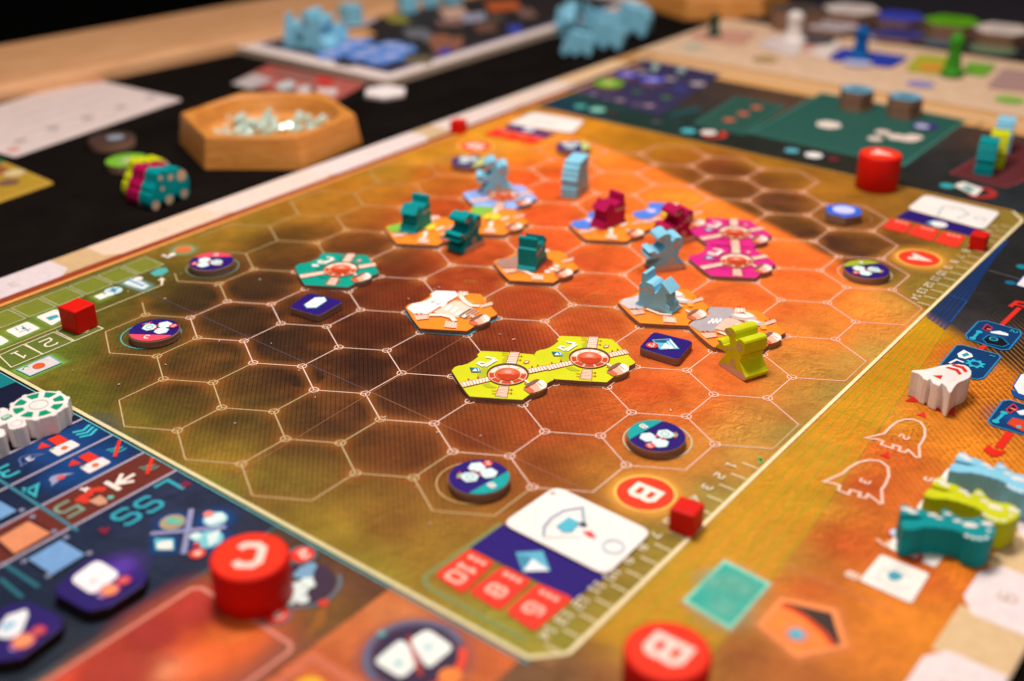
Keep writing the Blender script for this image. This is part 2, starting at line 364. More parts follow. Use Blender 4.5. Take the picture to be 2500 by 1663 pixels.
IN_ = ctrl('''250 980 108 100 42 .2;60 840 100 115 45 .1;150 900 98 95 36 .3;300 850 92 68 36 .5;420 870 82 58 34 .7;560 960 92 70 36 .7;500 1060 140 110 46 .5;450 1130 128 124 52 .3;640 1130 118 94 42 .6
;760 1240 152 124 48 .2;900 1200 132 92 42 .5;850 1330 148 128 48 .1;1000 1280 150 112 45 .1;1150 1480 148 136 55 0;1400 1440 148 130 55 0;700 1000 90 60 34 .8;800 960 70 42 32 .9;700 870 62 38 30 .9;620 780 60 40 32 .8
;840 840 62 34 26 .9;950 900 72 38 28 .9;1000 870 76 38 26 .8;930 1040 104 58 32 .8;1100 1010 128 60 32 .6;1250 1080 142 74 34 .4;1340 960 182 84 40 .3;1250 980 168 76 38 .5;480 680 70 52 36 .6;560 690 68 46 34 .7
;430 560 142 112 44;300 640 95 88 36;200 680 100 95 40;650 550 98 66 34 .2;700 480 162 112 42;560 520 150 114 44;620 640 78 52 36 .5;880 640 108 50 30 .6;780 700 90 42 28 .8;950 690 116 50 30 .7;870 760 82 40 27 .9
;1000 800 84 40 27 .9;1120 820 100 46 28 .8;870 580 100 58 34 .3;830 440 172 112 38;900 400 165 118 42;1000 400 180 98 38;960 360 195 135 44;1020 480 180 78 38;1080 560 188 80 40;1200 480 210 86 42;1060 650 160 66 36 .4
;1120 620 162 66 34 .4;1240 700 170 70 38 .5;1340 620 200 84 44 .2;1180 780 142 60 34 .8;1300 760 180 78 42 .4;1420 630 214 94 48;1250 420 225 92 44;1450 400 252 122 52;1300 540 226 94 46;1600 450 252 142 56
;1400 340 252 140 50;1250 310 250 150 52;1150 320 214 150 48;1560 630 224 104 50;1450 570 212 96 46;1850 540 252 130 56;1850 620 234 106 50;1780 690 228 106 50;1900 680 226 116 54
;2050 680 212 148 72;1950 700 230 138 62;2150 720 196 150 76;1900 780 216 130 58;2000 820 186 144 76;1850 880 190 130 58;1780 950 182 125 62;1700 1030 182 134 66;1920 900 162 134 72;1840 1000 150 132 70
;1650 1150 166 142 76;1500 1250 152 130 58;1300 1180 144 84 38 .2;1400 1100 162 104 44 .1;1480 1080 186 118 52;1560 950 202 102 44;1660 880 216 108 52;1600 820 212 100 50;1500 900 202 86 40 .1;1450 1000 190 95 42;1600 1050 196 128 58
;1620 300 235 150 50;0 760 110 110 46;0 900 96 105 44;1290 1500 150 140 58''')
OUT_ = ctrl('''1500 330 178 118 34;1600 360 165 100 38;1700 400 118 66 38;1650 380 122 62 38;1800 460 88 52 40;1900 560 80 46 36;2000 520 140 88 38;1900 440 165 112 38;2100 520 155 108 42;2050 560 108 66 38
;2150 680 145 118 52;2200 600 145 115 47;2280 560 145 118 55;1400 290 205 135 40;1750 420 120 72 38;2250 640 130 115 50;1950 600 80 48 38;2330 500 150 125 60;1580 320 182 124 36;1760 380 175 120 38;2100 700 140 110 50''')
def map_fn(X, Y):
    A = field(IN_, X, Y); B = field(OUT_, X, Y); d_ = np.hypot(X - LC[0], Y - LC[1]) - LR
    k = np.clip(d_ / .45 + .5, 0, 1); k = (k * k * (3 - 2 * k))[..., None]; k = np.where((Y > 6)[..., None], k, 0)
    F = A * (1 - k) + B * k; n = fbm(X, Y, .55, 6, 3)[..., None]; F[..., :3] = np.clip(F[..., :3], 0, 1) ** 1.08 * 1.17; F[..., :3] *= .78 + .44 * n
    F[..., :3] += np.clip(fbm(X, Y, .9, 5, 9) - .55, 0, 1)[..., None] * np.array([.35, .1, .02]) * (F[..., 0:1] > .05)
    return F
board = empty('game_board'); tag(board, 'large unfolded game board with an orange planet map of white hexagons', 'game board')
XR = at(2340, 1533)[0]
slab = MB(); slab.prism(rrect(-5.95, -9.6, XR, 33.2, .25), -.118, -.004, (0, 1, 0))
CREAMB = painted('cream_print', (226, 190, 158), .42, .3)
slab.build('board_slab', [CARD, CREAMB], board)
sheet('printed_map', -4.6, 11.4, -3.2, 17.5, .05, map_fn, board)
RI = ctrl('''2150 760 204 146 24 0;2100 860 200 128 36 0;2200 810 190 100 32 -.2;2020 950 204 142 46 0;2050 1050 198 92 38 -.1;1650 1300 206 150 62;1550 1430 200 146 56;2150 950 204 118 38 -.2;2250 900 200 108 32 -.6;2320 960 160 80 36 -.7;2000 1120 190 80 38 0
;1900 1050 204 148 58;1850 1150 198 148 50;1750 1250 204 148 58;1950 1250 204 92 40;2100 1150 206 104 46 -.2;2250 1040 212 122 34 -.7;1800 1300 198 140 60;1600 1350 178 146 56;1450 1500 186 138 50;1700 1500 160 92 52;2050 1400 222 128 48 -.1
;1950 1500 206 118 48;2150 1450 232 138 48 -.1;1820 1540 172 96 52;1300 1560 120 84 60;1400 1550 145 88 56;2200 1300 232 128 42 -.2;1850 1350 192 86 44;2120 1320 204 94 42;1620 1420 168 130 52''')
RO = ctrl('''2300 560 40 40 46 0;2250 700 44 42 48 0;2357 700 40 38 42 0;2200 740 60 56 66 0;2330 800 58 40 38 -.3;2260 640 38 38 44 0;2357 860 90 56 44 -.5''')
def right_fn(X, Y):
    A = field(RI, X, Y); B = field(RO, X, Y); d_ = np.hypot(X - LC[0], Y - LC[1]) - LR
    k = np.clip(d_ / .5 + .5, 0, 1); k = (k * k * (3 - 2 * k))[..., None]
    F = A * (1 - k) + B * k; n = fbm(X, Y, .7, 6, 5)[..., None]; F[..., :3] = np.clip(F[..., :3], 0, 1) ** 1.05 * 1.12; F[..., :3] *= .78 + .44 * n; return F
sheet('printed_sky_panel', 11.4, XR - .02, -9.5, 24.2, .07, right_fn, board)
NX = nat(692, 1280)[0]; NX2 = nat(953.7, 1435.7)[0]; NX3 = nat(1275, 1606)[0]
BI = ctrl('''120 1050 28 40 78;60 960 24 28 56;250 1150 32 44 82;420 1130 44 50 86;350 1300 36 44 74;100 1500 40 46 64;500 1250 48 50 76;0 1400 30 40 70''')
def navy_fn(X, Y):
    F = field(BI, X, Y); F[..., :3] *= .85 + .3 * fbm(X, Y, .4, 3, 2)[..., None]; return F
sheet('printed_launch_panel', -4.95, NX, -9.5, -3.2, .15, navy_fn, board)
BR = ctrl('''700 1260 84 60 54;850 1340 104 64 50;760 1400 130 88 46;600 1500 140 80 70;400 1568 150 84 70''')
sheet('printed_brown_panel', NX, NX2, -9.5, -3.2, .12, lambda X, Y: field(BR, X, Y) * (.8 + .4 * fbm(X, Y, .8, 4, 4)[..., None]), board)
BO = ctrl('''950 1340 200 92 52 .5;850 1450 206 104 62 .3;1100 1400 208 96 56 .5;1200 1480 214 104 60 .4;750 1560 205 100 60 .1;900 1420 232 142 90 .1''')
sheet('printed_orange_panel', NX2, NX3, -9.5, -3.2, .12, lambda X, Y: field(BO, X, Y) * (np.array([1, 1, 1, 1]) * (.85 + .3 * fbm(X, Y, .6, 4, 8)[..., None])), board)
sheet('printed_dusk_panel', NX3, 11.4, -9.5, -3.2, .15, lambda X, Y: field(ctrl('1250 1560 120 84 62;1320 1568 140 92 58;1150 1568 120 80 60'), X, Y), board)
FA = ctrl('''1300 250 30 58 84;1500 280 36 56 58;1700 330 40 44 42;1900 390 44 42 40;2100 440 42 40 42;2280 480 42 48 58;1550 330 34 52 54;1800 220 90 66 58;1560 215 66 52 56;2300 300 80 58 54;1400 230 38 70 72;2340 420 40 44 54''')
sheet('printed_night_panel', -4.6, 11.4, 17.5, 24.2, .15, lambda X, Y: field(FA, X, Y) * (.8 + .4 * fbm(X, Y, .7, 4, 6)[..., None]), board)
# ---- borders and the track along the outer edge
p = PR(); YB = -3.2
p.poly([(-4.95, -9.6), (-4.6, -9.6), (-4.6, 24.2), (-4.95, 24.2)], (150, 62, 34), 1, 0)
brd = [(-4.6, YB), (11.02, YB), (11.4, YB + .4), (11.4, 17.0), (11.0, 17.5), (-4.6, 17.5)]
p.line([brd[0], brd[1], brd[2]], .075, (222, 210, 160), 1, 5); p.line([brd[2], brd[3], brd[4]], .07, (244, 226, 178), 1, 5)
p.line([brd[4], brd[5]], .08, (206, 150, 62), 1, 5); p.line([(-4.6, 24.2), (-4.6, -9.6)], .12, (226, 158, 82), 1, 5)
p.line([(-4.5, YB - .1), (11.1, YB - .1)], .022, (110, 190, 190), 1, 5); p.line([(-4.5, YB - .075), (11.1, YB - .075)], .014, (60, 16, 10), 1, 6)
p.poly([(11.02, YB), (11.4, YB), (11.4, YB + .4)], (140, 96, 58), 1, 4)
p.build('printed_border', board)
def track(y0, y1, n, x0, x1, flip):
    for k in range(n):
        a = y0 + (y1 - y0) * k / n; b = y0 + (y1 - y0) * (k + 1) / n
        q = PR(); c = (236, 220, 218) if k % 2 == 0 else (222, 188, 142)
        if k % 2 == 0:
            e = .22; xo, xi = (x0, x1) if not flip else (x1, x0); s_ = 1 if xi > xo else -1
            q.poly([(xo, a - .1), (xo, b + .1), (xi - s_ * .22, b + .1), (xi, b - .22), (xi, a + .22), (xi - s_ * .22, a - .1)], c, 1, 2)
            q.text(str((k * 2 + 1) % 10), ((x0 + x1) / 2, (a + b) / 2), .24, .03, (210, 176, 158), 1, 4)
        else: q.poly([(x0, a), (x0, b), (x1 - .03 if not flip else x1, b), (x1 - .03 if not flip else x1, a)] if not flip else [(x0 + .03, a), (x0 + .03, b), (x1, b), (x1, a)], c, 1, 1)
        q.build('printed_track_space', board)
def seg(y0, y1, col, oct_, tx=None):
    q = PR()
    if oct_: q.poly([(-5.93, y0 - .12), (-5.93, y1 + .12), (-5.2, y1 + .12), (-4.93, y1 - .2), (-4.93, y0 + .2), (-5.2, y0 - .12)], col, 1, 2)
    else: q.poly([(-5.93, y0 - .1), (-5.93, y1 + .1), (-4.97, y1 + .1), (-4.97, y0 - .1)], col, 1, 1)
    if tx: q.text(tx, (-5.4, (y0 + y1) / 2), .22, .025, (206, 190, 184), .8, 4)
    q.build('printed_track_space', board)
W1 = (226, 208, 206); W3 = (230, 202, 182)
seg(-5.2, -2.0, (218, 204, 208), True); seg(-2.0, .26, (220, 204, 206), True, '3'); seg(.26, 1.48, (206, 172, 128), False); seg(1.48, 4.9, (230, 198, 174), True, '5'); seg(4.9, 8.6, (230, 206, 194), True); seg(8.6, 12.8, (228, 210, 206), True, '7')
seg(12.8, 13.95, (206, 176, 136), False); seg(13.95, 17.2, (228, 208, 200), True); seg(17.2, 20.6, (230, 206, 192), True, '9'); seg(20.6, 24.3, (228, 188, 146), True); p = PR(); p.poly([(-4.95, 24.2), (-5.93, 24.2), (-5.93, 26), (-4.95, 26)], (206, 150, 80), .6, 3); p.build('printed_track_space', board)
t0 = nat(1900 + 1010 / 2.558, 1050 + 1390 / 2.558); t1 = nat(1900 + 1180 / 2.558, 1050 + 1110 / 2.558)
LT = t1[1] - t0[1]; track(t0[1] - 3 * LT, t0[1] + 9 * LT, 12, 15.2, XR - .02, True)
# ---- the hexagon grid
h3 = math.sqrt(3)
def lat(x, y): return (x * h3 / 2 - y * -.5 * -1 * -1, 0)
def L2(x, y): return (x * h3 / 2 + y * .5, -x * .5 + y * h3 / 2)      # lattice frame onto the board
def l2(x, y): return (x * h3 / 2 - y * -.5, x * -.5 + y * h3 / 2)
hexes = []
for i in range(-6, 18):
    for j in range(-20, 24):
        if (i + j) % 2 == 0: continue
        x, y = .5 + 1.5 * i, j * h3 / 2; X = x * h3 / 2 - y * .5; Y = x * .5 + y * h3 / 2
        row = round((Y + 2) / 1.5)
        if not 0 <= row <= 12: continue
        half = {0: 1.8, 1: 4.4, 2: 5.3, 3: 6.1, 4: 7.0, 5: 6.1, 6: 7.0, 7: 6.1, 8: 7.0, 9: 6.1, 10: 5.3, 11: 4.4, 12: 1.8}[row]
        if abs(X - 3.464) < half: hexes.append((X, Y))
p = PR(); seen = {}; vs = {}
for X, Y in hexes:
    P6 = circle(X, Y, 1, 6, 30, 390)[:6]
    for k in range(6):
        a, b = P6[k], P6[(k + 1) % 6]; key = (round((a[0] + b[0]) * 5), round((a[1] + b[1]) * 5)); seen.setdefault(key, (a, b))
        kv = (round(a[0] * 10), round(a[1] * 10)); vs.setdefault(kv, [a, 0]); vs[kv][1] += 1
def clipx(a, b):
    lim = lambda y: -2.3 if y < 1.45 else (-3.0 if y < 3.4 else -4.4)
    l = lim((a[1] + b[1]) / 2)
    if a[0] < l and b[0] < l: return None
    if a[0] < l: k = (l - a[0]) / (b[0] - a[0]); a = (l, a[1] + (b[1] - a[1]) * k)
    if b[0] < l: k = (l - b[0]) / (a[0] - b[0]); b = (l, b[1] + (a[1] - b[1]) * k)
    return a, b
def dimk(x, y):
    "the print is whiter over the dark ground and creamier over the olive ground"
    return (250, 214, 196) if x > -1 and y > 0 and x < 11 else (214, 192, 140)
for a, b in seen.values():
    q = clipx(a, b)
    if q: p.line(list(q), .022, dimk((a[0] + b[0]) / 2, (a[1] + b[1]) / 2), .82, 2)
for (a, n) in vs.values():
    if n >= 2 and a[0] > -2.5:
        c_ = dimk(*a); p.ring(a, .095, .02, c_, .85, 3, 6, 0, 360)
        for k in range(3): pass
p.build('printed_hexagon_grid', board)
p = PR()
for (a, n) in vs.values():
    if n >= 2 and a[0] > -2.3: p.glow(a, 0.01, .42, (235, 130, 50) if a[1] < 5 else (255, 160, 70), .2 if a[1] < 5 else .42, 0, 14)
for a, b_1 in seen.values():
    mx_, my_ = (a[0] + b_1[0]) / 2, (a[1] + b_1[1]) / 2
    if mx_ < -2.2: continue
    A9 = np.array(a); B9 = np.array(b_1); u9 = (B9 - A9); n9 = np.array([-u9[1], u9[0]]); st9 = min(.42, max(0, (my_ - 4.5 + (mx_ - 4) * .25)) * .055); z9 = p.z(1)
    if math.hypot(mx_ + 15.574, my_ + 36.166) > 53.7: st9 *= .35
    if my_ < .8 or mx_ > 9.6 or mx_ < 0: st9 = max(st9, .07)
    for s9 in (1, -1):
        w9 = n9 * s9 * .2; p.b.poly([(*A9, z9), (*(A9 + w9), z9), (*(B9 + w9), z9), (*B9, z9)] if s9 < 0 else [(*B9, z9), (*(B9 + w9), z9), (*(A9 + w9), z9), (*A9, z9)], [C((255, 156, 66), st9), C((255, 156, 66), 0), C((255, 156, 66), 0), C((255, 156, 66), st9)], 1)
p.build('printed_vertex_glow', board)
# ---- ring round each disc space, letters, tracks
p = PR()
for c in (nat(343 + 12, 817), ): pass
RINGS = [(-.87, -.5, (90, 190, 190)), (-2.6, 2.5, (120, 150, 130)), (7.79, -.5, (214, 170, 110)), (9.53, 2.5, (200, 200, 170)), (9.53, 11.5, (220, 190, 150)), (7.79, 14.5, (170, 120, 90)), (-2.6, 11.5, (180, 150, 90)), (-.87, 14.5, (200, 150, 90))]
for x, y, c in RINGS: p = PR(); p.ring((x, y), .6, .025, c, .9, 1); p.build('printed_disc_ring', board)
def letter_spot(px, py, ch, ang):
    q = PR(); c = at(px, py); q.glow(c, .5, .95, (250, 175, 70), .75, 0, 36); q.circ(c, .52, (250, 190, 90), 1, 3); q.circ(c, .47, (226, 62, 34), 1, 4)
    q.text(ch, c, .42, .11, (250, 230, 215), 1, 6, ang); q.build('printed_letter_spot', board)
letter_spot(1485, 1137, 'B', -90); letter_spot(2115, 596, 'A', -90); letter_spot(1095, 338, 'B', 90)
p = PR()
def numtrack(P0, P1, n, first):
    P0 = np.array(P0); P1 = np.array(P1)
    for k in range(n + 1):
        c = P0 + (P1 - P0) * k / n
        p.line([(c[0] - .31, c[1]), (c[0] - .02, c[1])], .034, (236, 218, 170), .95, 2)
        if k < n: p.text(str(first + k), (c[0] - .42, c[1] + (P1[1] - P0[1]) / n * .5), .155, .028, (240, 226, 196), .95, 6, -90, 1.3)
y1 = nat(1300 + 1660 / 2.785, 1100 + 50 / 2.785)[1]; y2 = nat(1300 + 1540 / 2.785, 1100 + 130 / 2.785)[1]; st_ = (nat(1300 + 1300 / 2.785, 1100 + 355 / 2.785)[1] - y2) / 3
numtrack((11.36, y2), (11.36, y2 + st_ * 14), 14, 1)
p.build('printed_track_numbers', board)
p = PR(); ya = nat(1850 + 1545 / 3.626, 380 + 1335 / 3.626)[1]; yb = nat(1850 + 1930 / 3.626, 380 + 965 / 3.626)[1]; sa = (yb - ya) / 7
numtrack((11.36, ya + sa * 14), (11.36, ya), 14, 1)
p.build('printed_track_numbers', board)
# chevrons by the end of each number track
p = PR(); p.line(ZE([(1530, 45), (1560, 75), (1545, 90), (1555, 60)]), .06, (110, 180, 90), 1, 3); p.build('printed_chevron', board)
# ---- left hand tracks on the map
p = PR(); GR = (206, 208, 160)
X0 = -4.43; X1 = -3.82
ys = [ZH([(q, 0)])[0] for q in ()]
cells = ZH([(1800, 430), (1520, 540), (1240, 645), (945, 775), (620, 890), (300, 1020), (0, 1140)])
c1 = [c[1] for c in cells]; xin = cells[0][0]; xo = ZH([(1600, 350)])[0][0]
for k in range(len(c1) - 1):
    p.poly([(xo, c1[k + 1] + .05), (xo, c1[k] - .02), (xin, c1[k] - .02), (xin, c1[k + 1] + .05)], (150, 160, 60), .55, 1)
    p.line([(xo, c1[k + 1] + .05), (xo, c1[k] - .02), (xin, c1[k] - .02), (xin, c1[k + 1] + .05)], .025, GR, .8, 2, True)
p.line([(xo - .12, c1[0] + 1.2), (xo - .12, -3.1)], .03, (150, 150, 80), .8, 1)
l1 = ZH([(1790, 660), (1050, 950), (0, 1390)]); xm = l1[1][0]
p.line([(xm, l1[0][1]), (xm, -3.1)], .03, (216, 196, 150), .9, 2)
p.line(ZH([(1770, 655), (1775, 605)]), .05, CREAM, 1, 2); p.poly(ZH([(1725, 610), (1770, 575), (1815, 605)]), CREAM, 1, 3)
p.build('printed_side_track', board)
for dig, q in (('1', [(-10, 1430), (255, 1310), (465, 1415), (125, 1560)]), ('2', [(275, 1305), (590, 1175), (800, 1275), (470, 1415)]), ('3', [(615, 1165), (900, 1040), (1130, 1135), (820, 1270)])):
    r_ = PR(); Q = ZH(q); r_.poly(Q, (120, 140, 60), .5, 1); r_.line(Q, .026, (236, 222, 190), .95, 3, True)
    cx_ = sum(a[0] for a in Q) / 4; cy_ = sum(a[1] for a in Q) / 4; r_.text(dig, (cx_, cy_), .34, .04, (240, 226, 200), 1, 4, 180 - 90 + 180); r_.build('printed_numbered_space', board)
def icon(q, fn=None, glow=(150, 200, 80), col=WHITE, rr=.06, name='printed_icon'):
    r_ = PR(); o = rquad(q, rr); r_.halo(o, .22, glow, .6, 0); r_.poly(o, col, 1, 4)
    if fn: fn(r_)
    r_.build(name, board)
TEAL = (60, 160, 172)
icon(ZH([(60, 1160), (300, 1062), (445, 1135), (205, 1240)]), lambda r_: [r_.line(ZH([(170, 1130), (200, 1160)]), .03, (150, 180, 180), 1, 6), r_.line(ZH([(240, 1110), (320, 1170)]), .03, (120, 170, 170), 1, 6), r_.circ(ZH([(262, 1137)])[0], .04, (40, 120, 130), 1, 6), r_.line(ZH([(210, 1180), (340, 1140)]), .02, (160, 180, 180), 1, 7)])
icon(ZH([(395, 1010), (610, 925), (740, 1000), (570, 1105)]), lambda r_: r_.poly(ZH([(500, 1020), (625, 985), (650, 1010), (550, 1050)]), TEAL, 1, 6))
icon(ZH([(-60, 1250), (0, 1210), (105, 1275), (0, 1330)]))
icon(ZH([(1030, 785), (1120, 750), (1190, 785), (1095, 822)]), lambda r_: [r_.circ(ZH([(1240, 725)])[0], .2, (190, 220, 225), 1, 5), r_.line(ZH([(1200, 735), (1290, 700)]), .06, (50, 130, 160), 1, 6), r_.line(ZH([(1230, 700), (1260, 740)]), .06, (50, 130, 160), 1, 7), r_.poly(ZH([(1150, 770), (1210, 740), (1250, 770), (1180, 790)]), WHITE, 1, 6)], rr=.03)
icon(ZH([(1340, 640), (1480, 585), (1640, 665), (1560, 715)]), lambda r_: [r_.poly(ZH([(1400, 610), (1440, 590), (1620, 660), (1560, 680)]), (84, 150, 180), 1, 6), r_.line(ZH([(1430, 600), (1600, 670)]), .04, (240, 240, 240), 1, 7), r_.circ(ZH([(1515, 595)])[0], .1, WHITE, 1, 7)], glow=(150, 210, 200), col=(226, 236, 238), rr=.1)
r_ = PR(); r_.poly(ZH([(1640, 530), (1730, 475), (1820, 470), (1845, 510), (1770, 560), (1690, 562)]), (84, 168, 160), 1, 3); r_.build('printed_icon', board)
r_ = PR(); c_ = ZH([(2010, 272)])[0]; r_.glow(c_, .2, .42, (150, 200, 150), .7, 0); r_.circ(c_, .2, (214, 110, 60), 1, 3); r_.text('1', ZH([(1815, 345)])[0], .2, .05, WHITE, 1, 3); r_.poly(ZH([(1840, 330), (1900, 305), (1930, 330), (1870, 350)]), WHITE, 1, 4); r_.build('printed_icon', board)
icon(Z14([(115, 1010), (345, 912), (430, 962), (210, 1055)]), lambda r_: [r_.line(Z14([(115, 1010), (345, 912), (430, 962), (210, 1055)]), .025, (110, 180, 190), 1, 6, True), r_.circ(Z14([(272, 985)])[0], .12, (224, 92, 44), 1, 7), r_.line(Z14([(160, 1012), (175, 992), (200, 988)]), .06, (250, 250, 240), 1, 6), r_.line(Z14([(160, 1012), (175, 992), (200, 988)]), .035, (90, 170, 60), 1, 8)], glow=(160, 220, 100), col=(214, 204, 206), rr=.02)
# small yellow-green dashes printed in some hexagons
p = PR()
for q in (ZP([(0, 0)])[:0] or [at(1072, 648), at(1375, 652), at(1363, 678), at(1188, 545), at(1352, 583)]):
    for k in range(3): p.poly(rquad([(q[0] + k * .09 - .04, q[1] + k * .05 - .04), (q[0] + k * .09 + .04, q[1] + k * .05 - .03), (q[0] + k * .09 + .04, q[1] + k * .05 + .04), (q[0] + k * .09 - .04, q[1] + k * .05 + .03)], .02), (170, 140, 60), .5, 2)
p.build('printed_dashes', board)
# fold creases
p = PR(); p.line([(-3.4, .74), (4.37, .60)], .024, (104, 100, 118), .4, 4); p.build('fold_crease', board); p = PR(); p.line([(4.37, .6), (11.3, .42)], .025, (196, 140, 110), .3, 4); p.build('fold_crease', board); p = PR()
p.line([(4.53, -3.1), (4.4, .62), (4.29, 4.31)], .022, (170, 110, 80), .55, 4); p.build('fold_crease', board); p = PR()
a_, b_2 = ZF([(60, 860), (700, 1130)]); p.line([a_, b_2], .05, (226, 150, 110), .25, 4); p.build('fold_crease', board); p = PR()
a_, b_2 = ZI([(2040, 1020), (2357, 1110)]); p.line([a_, b_2], .04, (120, 110, 110), .6, 4)
p.build('fold_crease', board)
# blue tiles' cyan hexagon edge under the white tile and green tile
p = PR(); cx_, cy_ = (5.0 * h3 / 2 - 1.732 * .5, 5.0 * .5 + 1.732 * h3 / 2); p.line(circle(cx_, cy_, 1.0, 6, 30, 390)[:6], .045, (70, 160, 184), 1, 4, True)
p.build('printed_hexagon_edge', board)
p = PR()
for cx_, cy_ in [((3.5 * h3 / 2 - 6.06 * .5), (3.5 * .5 + 6.06 * h3 / 2)), ((8 * h3 / 2 - 6.93 * .5), (4 + 6.93 * h3 / 2))]: p.line(circle(cx_, cy_, .99, 6, 30, 390)[:6], .07, (206, 160, 130), .8, 3, True)
p.build('printed_hexagon_edge', board)
dm = MB(); rd = random.Random(11)
for k in range(46):
    x, y = (rd.uniform(-3, 11), rd.uniform(-2.6, 12)) if k % 3 else (rd.uniform(2, 10), rd.uniform(-2, 5)); a = rd.uniform(0, 3.1); l = rd.uniform(.008, .035); w = rd.uniform(.005, .011); ca, sa = math.cos(a), math.sin(a)
    dm.prism([(x - l * ca - w * sa, y - l * sa + w * ca), (x + l * ca - w * sa, y + l * sa + w * ca), (x + l * ca + w * sa, y + l * sa - w * ca), (x - l * ca + w * sa, y - l * sa - w * ca)], .024, .034)
dst = dm.build('dust', [painted('pale_dust', (226, 206, 190), .8)], board); dst['kind'] = 'stuff'
# ---- launch panel
p = PR(); NVY = (14, 22, 44)
def hl(x, w, c, a=1, lv=2, y0=-9.5, y1=-3.3): p.line([(x, y0), (x, y1)], w, c, a, lv)
xs = [np.mean([q[0] for q in ZB([a, b])]) for a, b in (((0, 945), (805, 550)), ((0, 1255), (1105, 705)), ((400, 1400), (1400, 870)), ((740, 1568), (1730, 1040)))]
p.poly([(-4.95, -9.5), (-4.95, -3.3), (xs[0], -3.3), (xs[0], -9.5)], (22, 26, 52), 1, 1)
p.poly(ZB([(-200, 0), (0, 130), (160, 208), (0, 272), (-200, 350)]), (20, 120, 126), 1, 2)
p.poly([(xs[2], -9.5), (xs[2], -3.3), (xs[3], -3.3), (xs[3], -9.5)], (104, 44, 36), 1, 1)
for x in xs: hl(x, .05, (188, 176, 196), .85, 3)
hl(NX - .03, .05, (64, 92, 96), 1, 3)
yy = ZB([(380, 1400)])[0][1]; p.line([(xs[0] + .3, yy), (NX - 2.4, yy)], .06, (70, 140, 160), .8, 4)
for s_ in (ZC([(20, 590), (320, 790)]), ZC([(0, 720), (185, 875)])): p.line(s_, .07, (44, 104, 120), 1, 2)
p.build('printed_launch_lines', board)
BG = (30, 80, 150)
def glyph(name, fn):
    r_ = PR(); fn(r_); r_.build(name, board)
def chev(r_):
    r_.glow(ZB([(820, 690)])[0], .2, .8, BG, .5, 0)
    for k in range(3): r_.line(ZB([(695 + 33 * k, 698 + 22 * k), (800 + 35 * k, 675 + 22 * k), (862 + 33 * k, 622 + 20 * k)]), .055, (64, 186, 200), 1, 4)
glyph('printed_chevrons', chev)
def crossed(cx, cy, second):
    def f(r_):
        r_.glow(ZB([(cx, cy)])[0], .1, .6, BG if not second else (150, 50, 50), .4, 0)
        for k in range(3): r_.line(ZB([(cx - 95 + 33 * k, cy + 12 + 15 * k), (cx - 20 + 33 * k, cy - 5 + 12 * k), (cx + 30 + 33 * k, cy - 40 + 16 * k)]), .032, (70, 176, 186) if not second else (110, 150, 140), 1, 4)
        r_.line(ZB([(cx - 15, cy + 80), (cx + 35, cy - 80)]), .065, (224, 54, 34), 1, 8)
    return f
glyph('printed_crossed_chevrons', crossed(1115, 855, False)); glyph('printed_crossed_chevrons', crossed(1425, 1025, True))
def pay(ox, oy):
    def f(r_):
        q = lambda P: ZB([(x + ox, y + oy) for x, y in P])
        r_.glow(q([(560, 830)])[0], .4, 1.0, BG, .6, 0); r_.poly(q([(360, 855), (400, 790), (487, 828)]), (224, 52, 34), 1, 3)
        r_.poly(rquad(q([(465, 865), (680, 765), (772, 815), (560, 925)]), .05), (236, 222, 222), 1, 3); r_.poly(q([(455, 768), (560, 718), (660, 772), (550, 825)]), (224, 52, 34), 1, 5)
        r_.circ(q([(620, 845)])[0], .06, (228, 110, 50), 1, 6); r_.line(q([(490, 872), (505, 855), (525, 850)]), .03, (150, 190, 110), 1, 6)
    return f
glyph('printed_payload_icon', pay(0, 0)); glyph('printed_payload_icon', pay(295, 165))
RKT = [(-.95, .0), (-.35, -.3), (.1, -.42), (.5, -.38), (.7, -.05), (.62, .3), (.72, .75), (.25, .45), (.1, .3), (-.1, .32), (-.1, .12), (-.3, .15), (-.32, .0), (-.6, .02)]
def rocket_shape(c, s_, ang): f = Fr(c[0], c[1], ang, s_); return f(*RKT)
glyph('printed_rocket_mark', lambda r_: [r_.line(rocket_shape(ZB([(285, 940)])[0], .25, -110), .028, (96, 112, 164), 1, 3, True), r_.text('3', ZB([(290, 948)])[0], .12, .035, (200, 200, 220), 1, 4)])
glyph('printed_rocket_mark', lambda r_: [r_.glow(ZB([(575, 1125)])[0], .2, .6, BG, .5, 0), r_.poly(rocket_shape(ZB([(575, 1125)])[0], .25, -110), (150, 156, 190), 1, 3), r_.circ(ZB([(585, 1128)])[0], .07, (210, 90, 90), 1, 5)])
for ch, q, c_, h in (('3', (75, 1065), (60, 176, 190), .34), ('4', (320, 1245), (60, 176, 190), .36), ('5', (655, 1430), (128, 156, 132), .4)):
    glyph('printed_numeral', lambda r_: r_.text(ch, ZB([q])[0], h, .06, c_, 1, 4))
for ch, q in (('L', (1610, 1235)), ('S', (1425, 1385)), ('S', (1210, 1500))):
    glyph('printed_letter', lambda r_: r_.text(ch, ZB([q])[0], .42, .075, (52, 156, 176), 1, 4))
glyph('printed_arrow', lambda r_: [r_.line(ZB([(1010, 1170), (1150, 1245)]), .09, (246, 226, 214), 1, 4), r_.line(ZB([(1290, 1095), (1120, 1195)]), .075, (246, 226, 214), 1, 5), r_.line(ZB([(1170, 1095), (1120, 1195), (1285, 1165)]), .07, (246, 226, 214), 1, 6)])
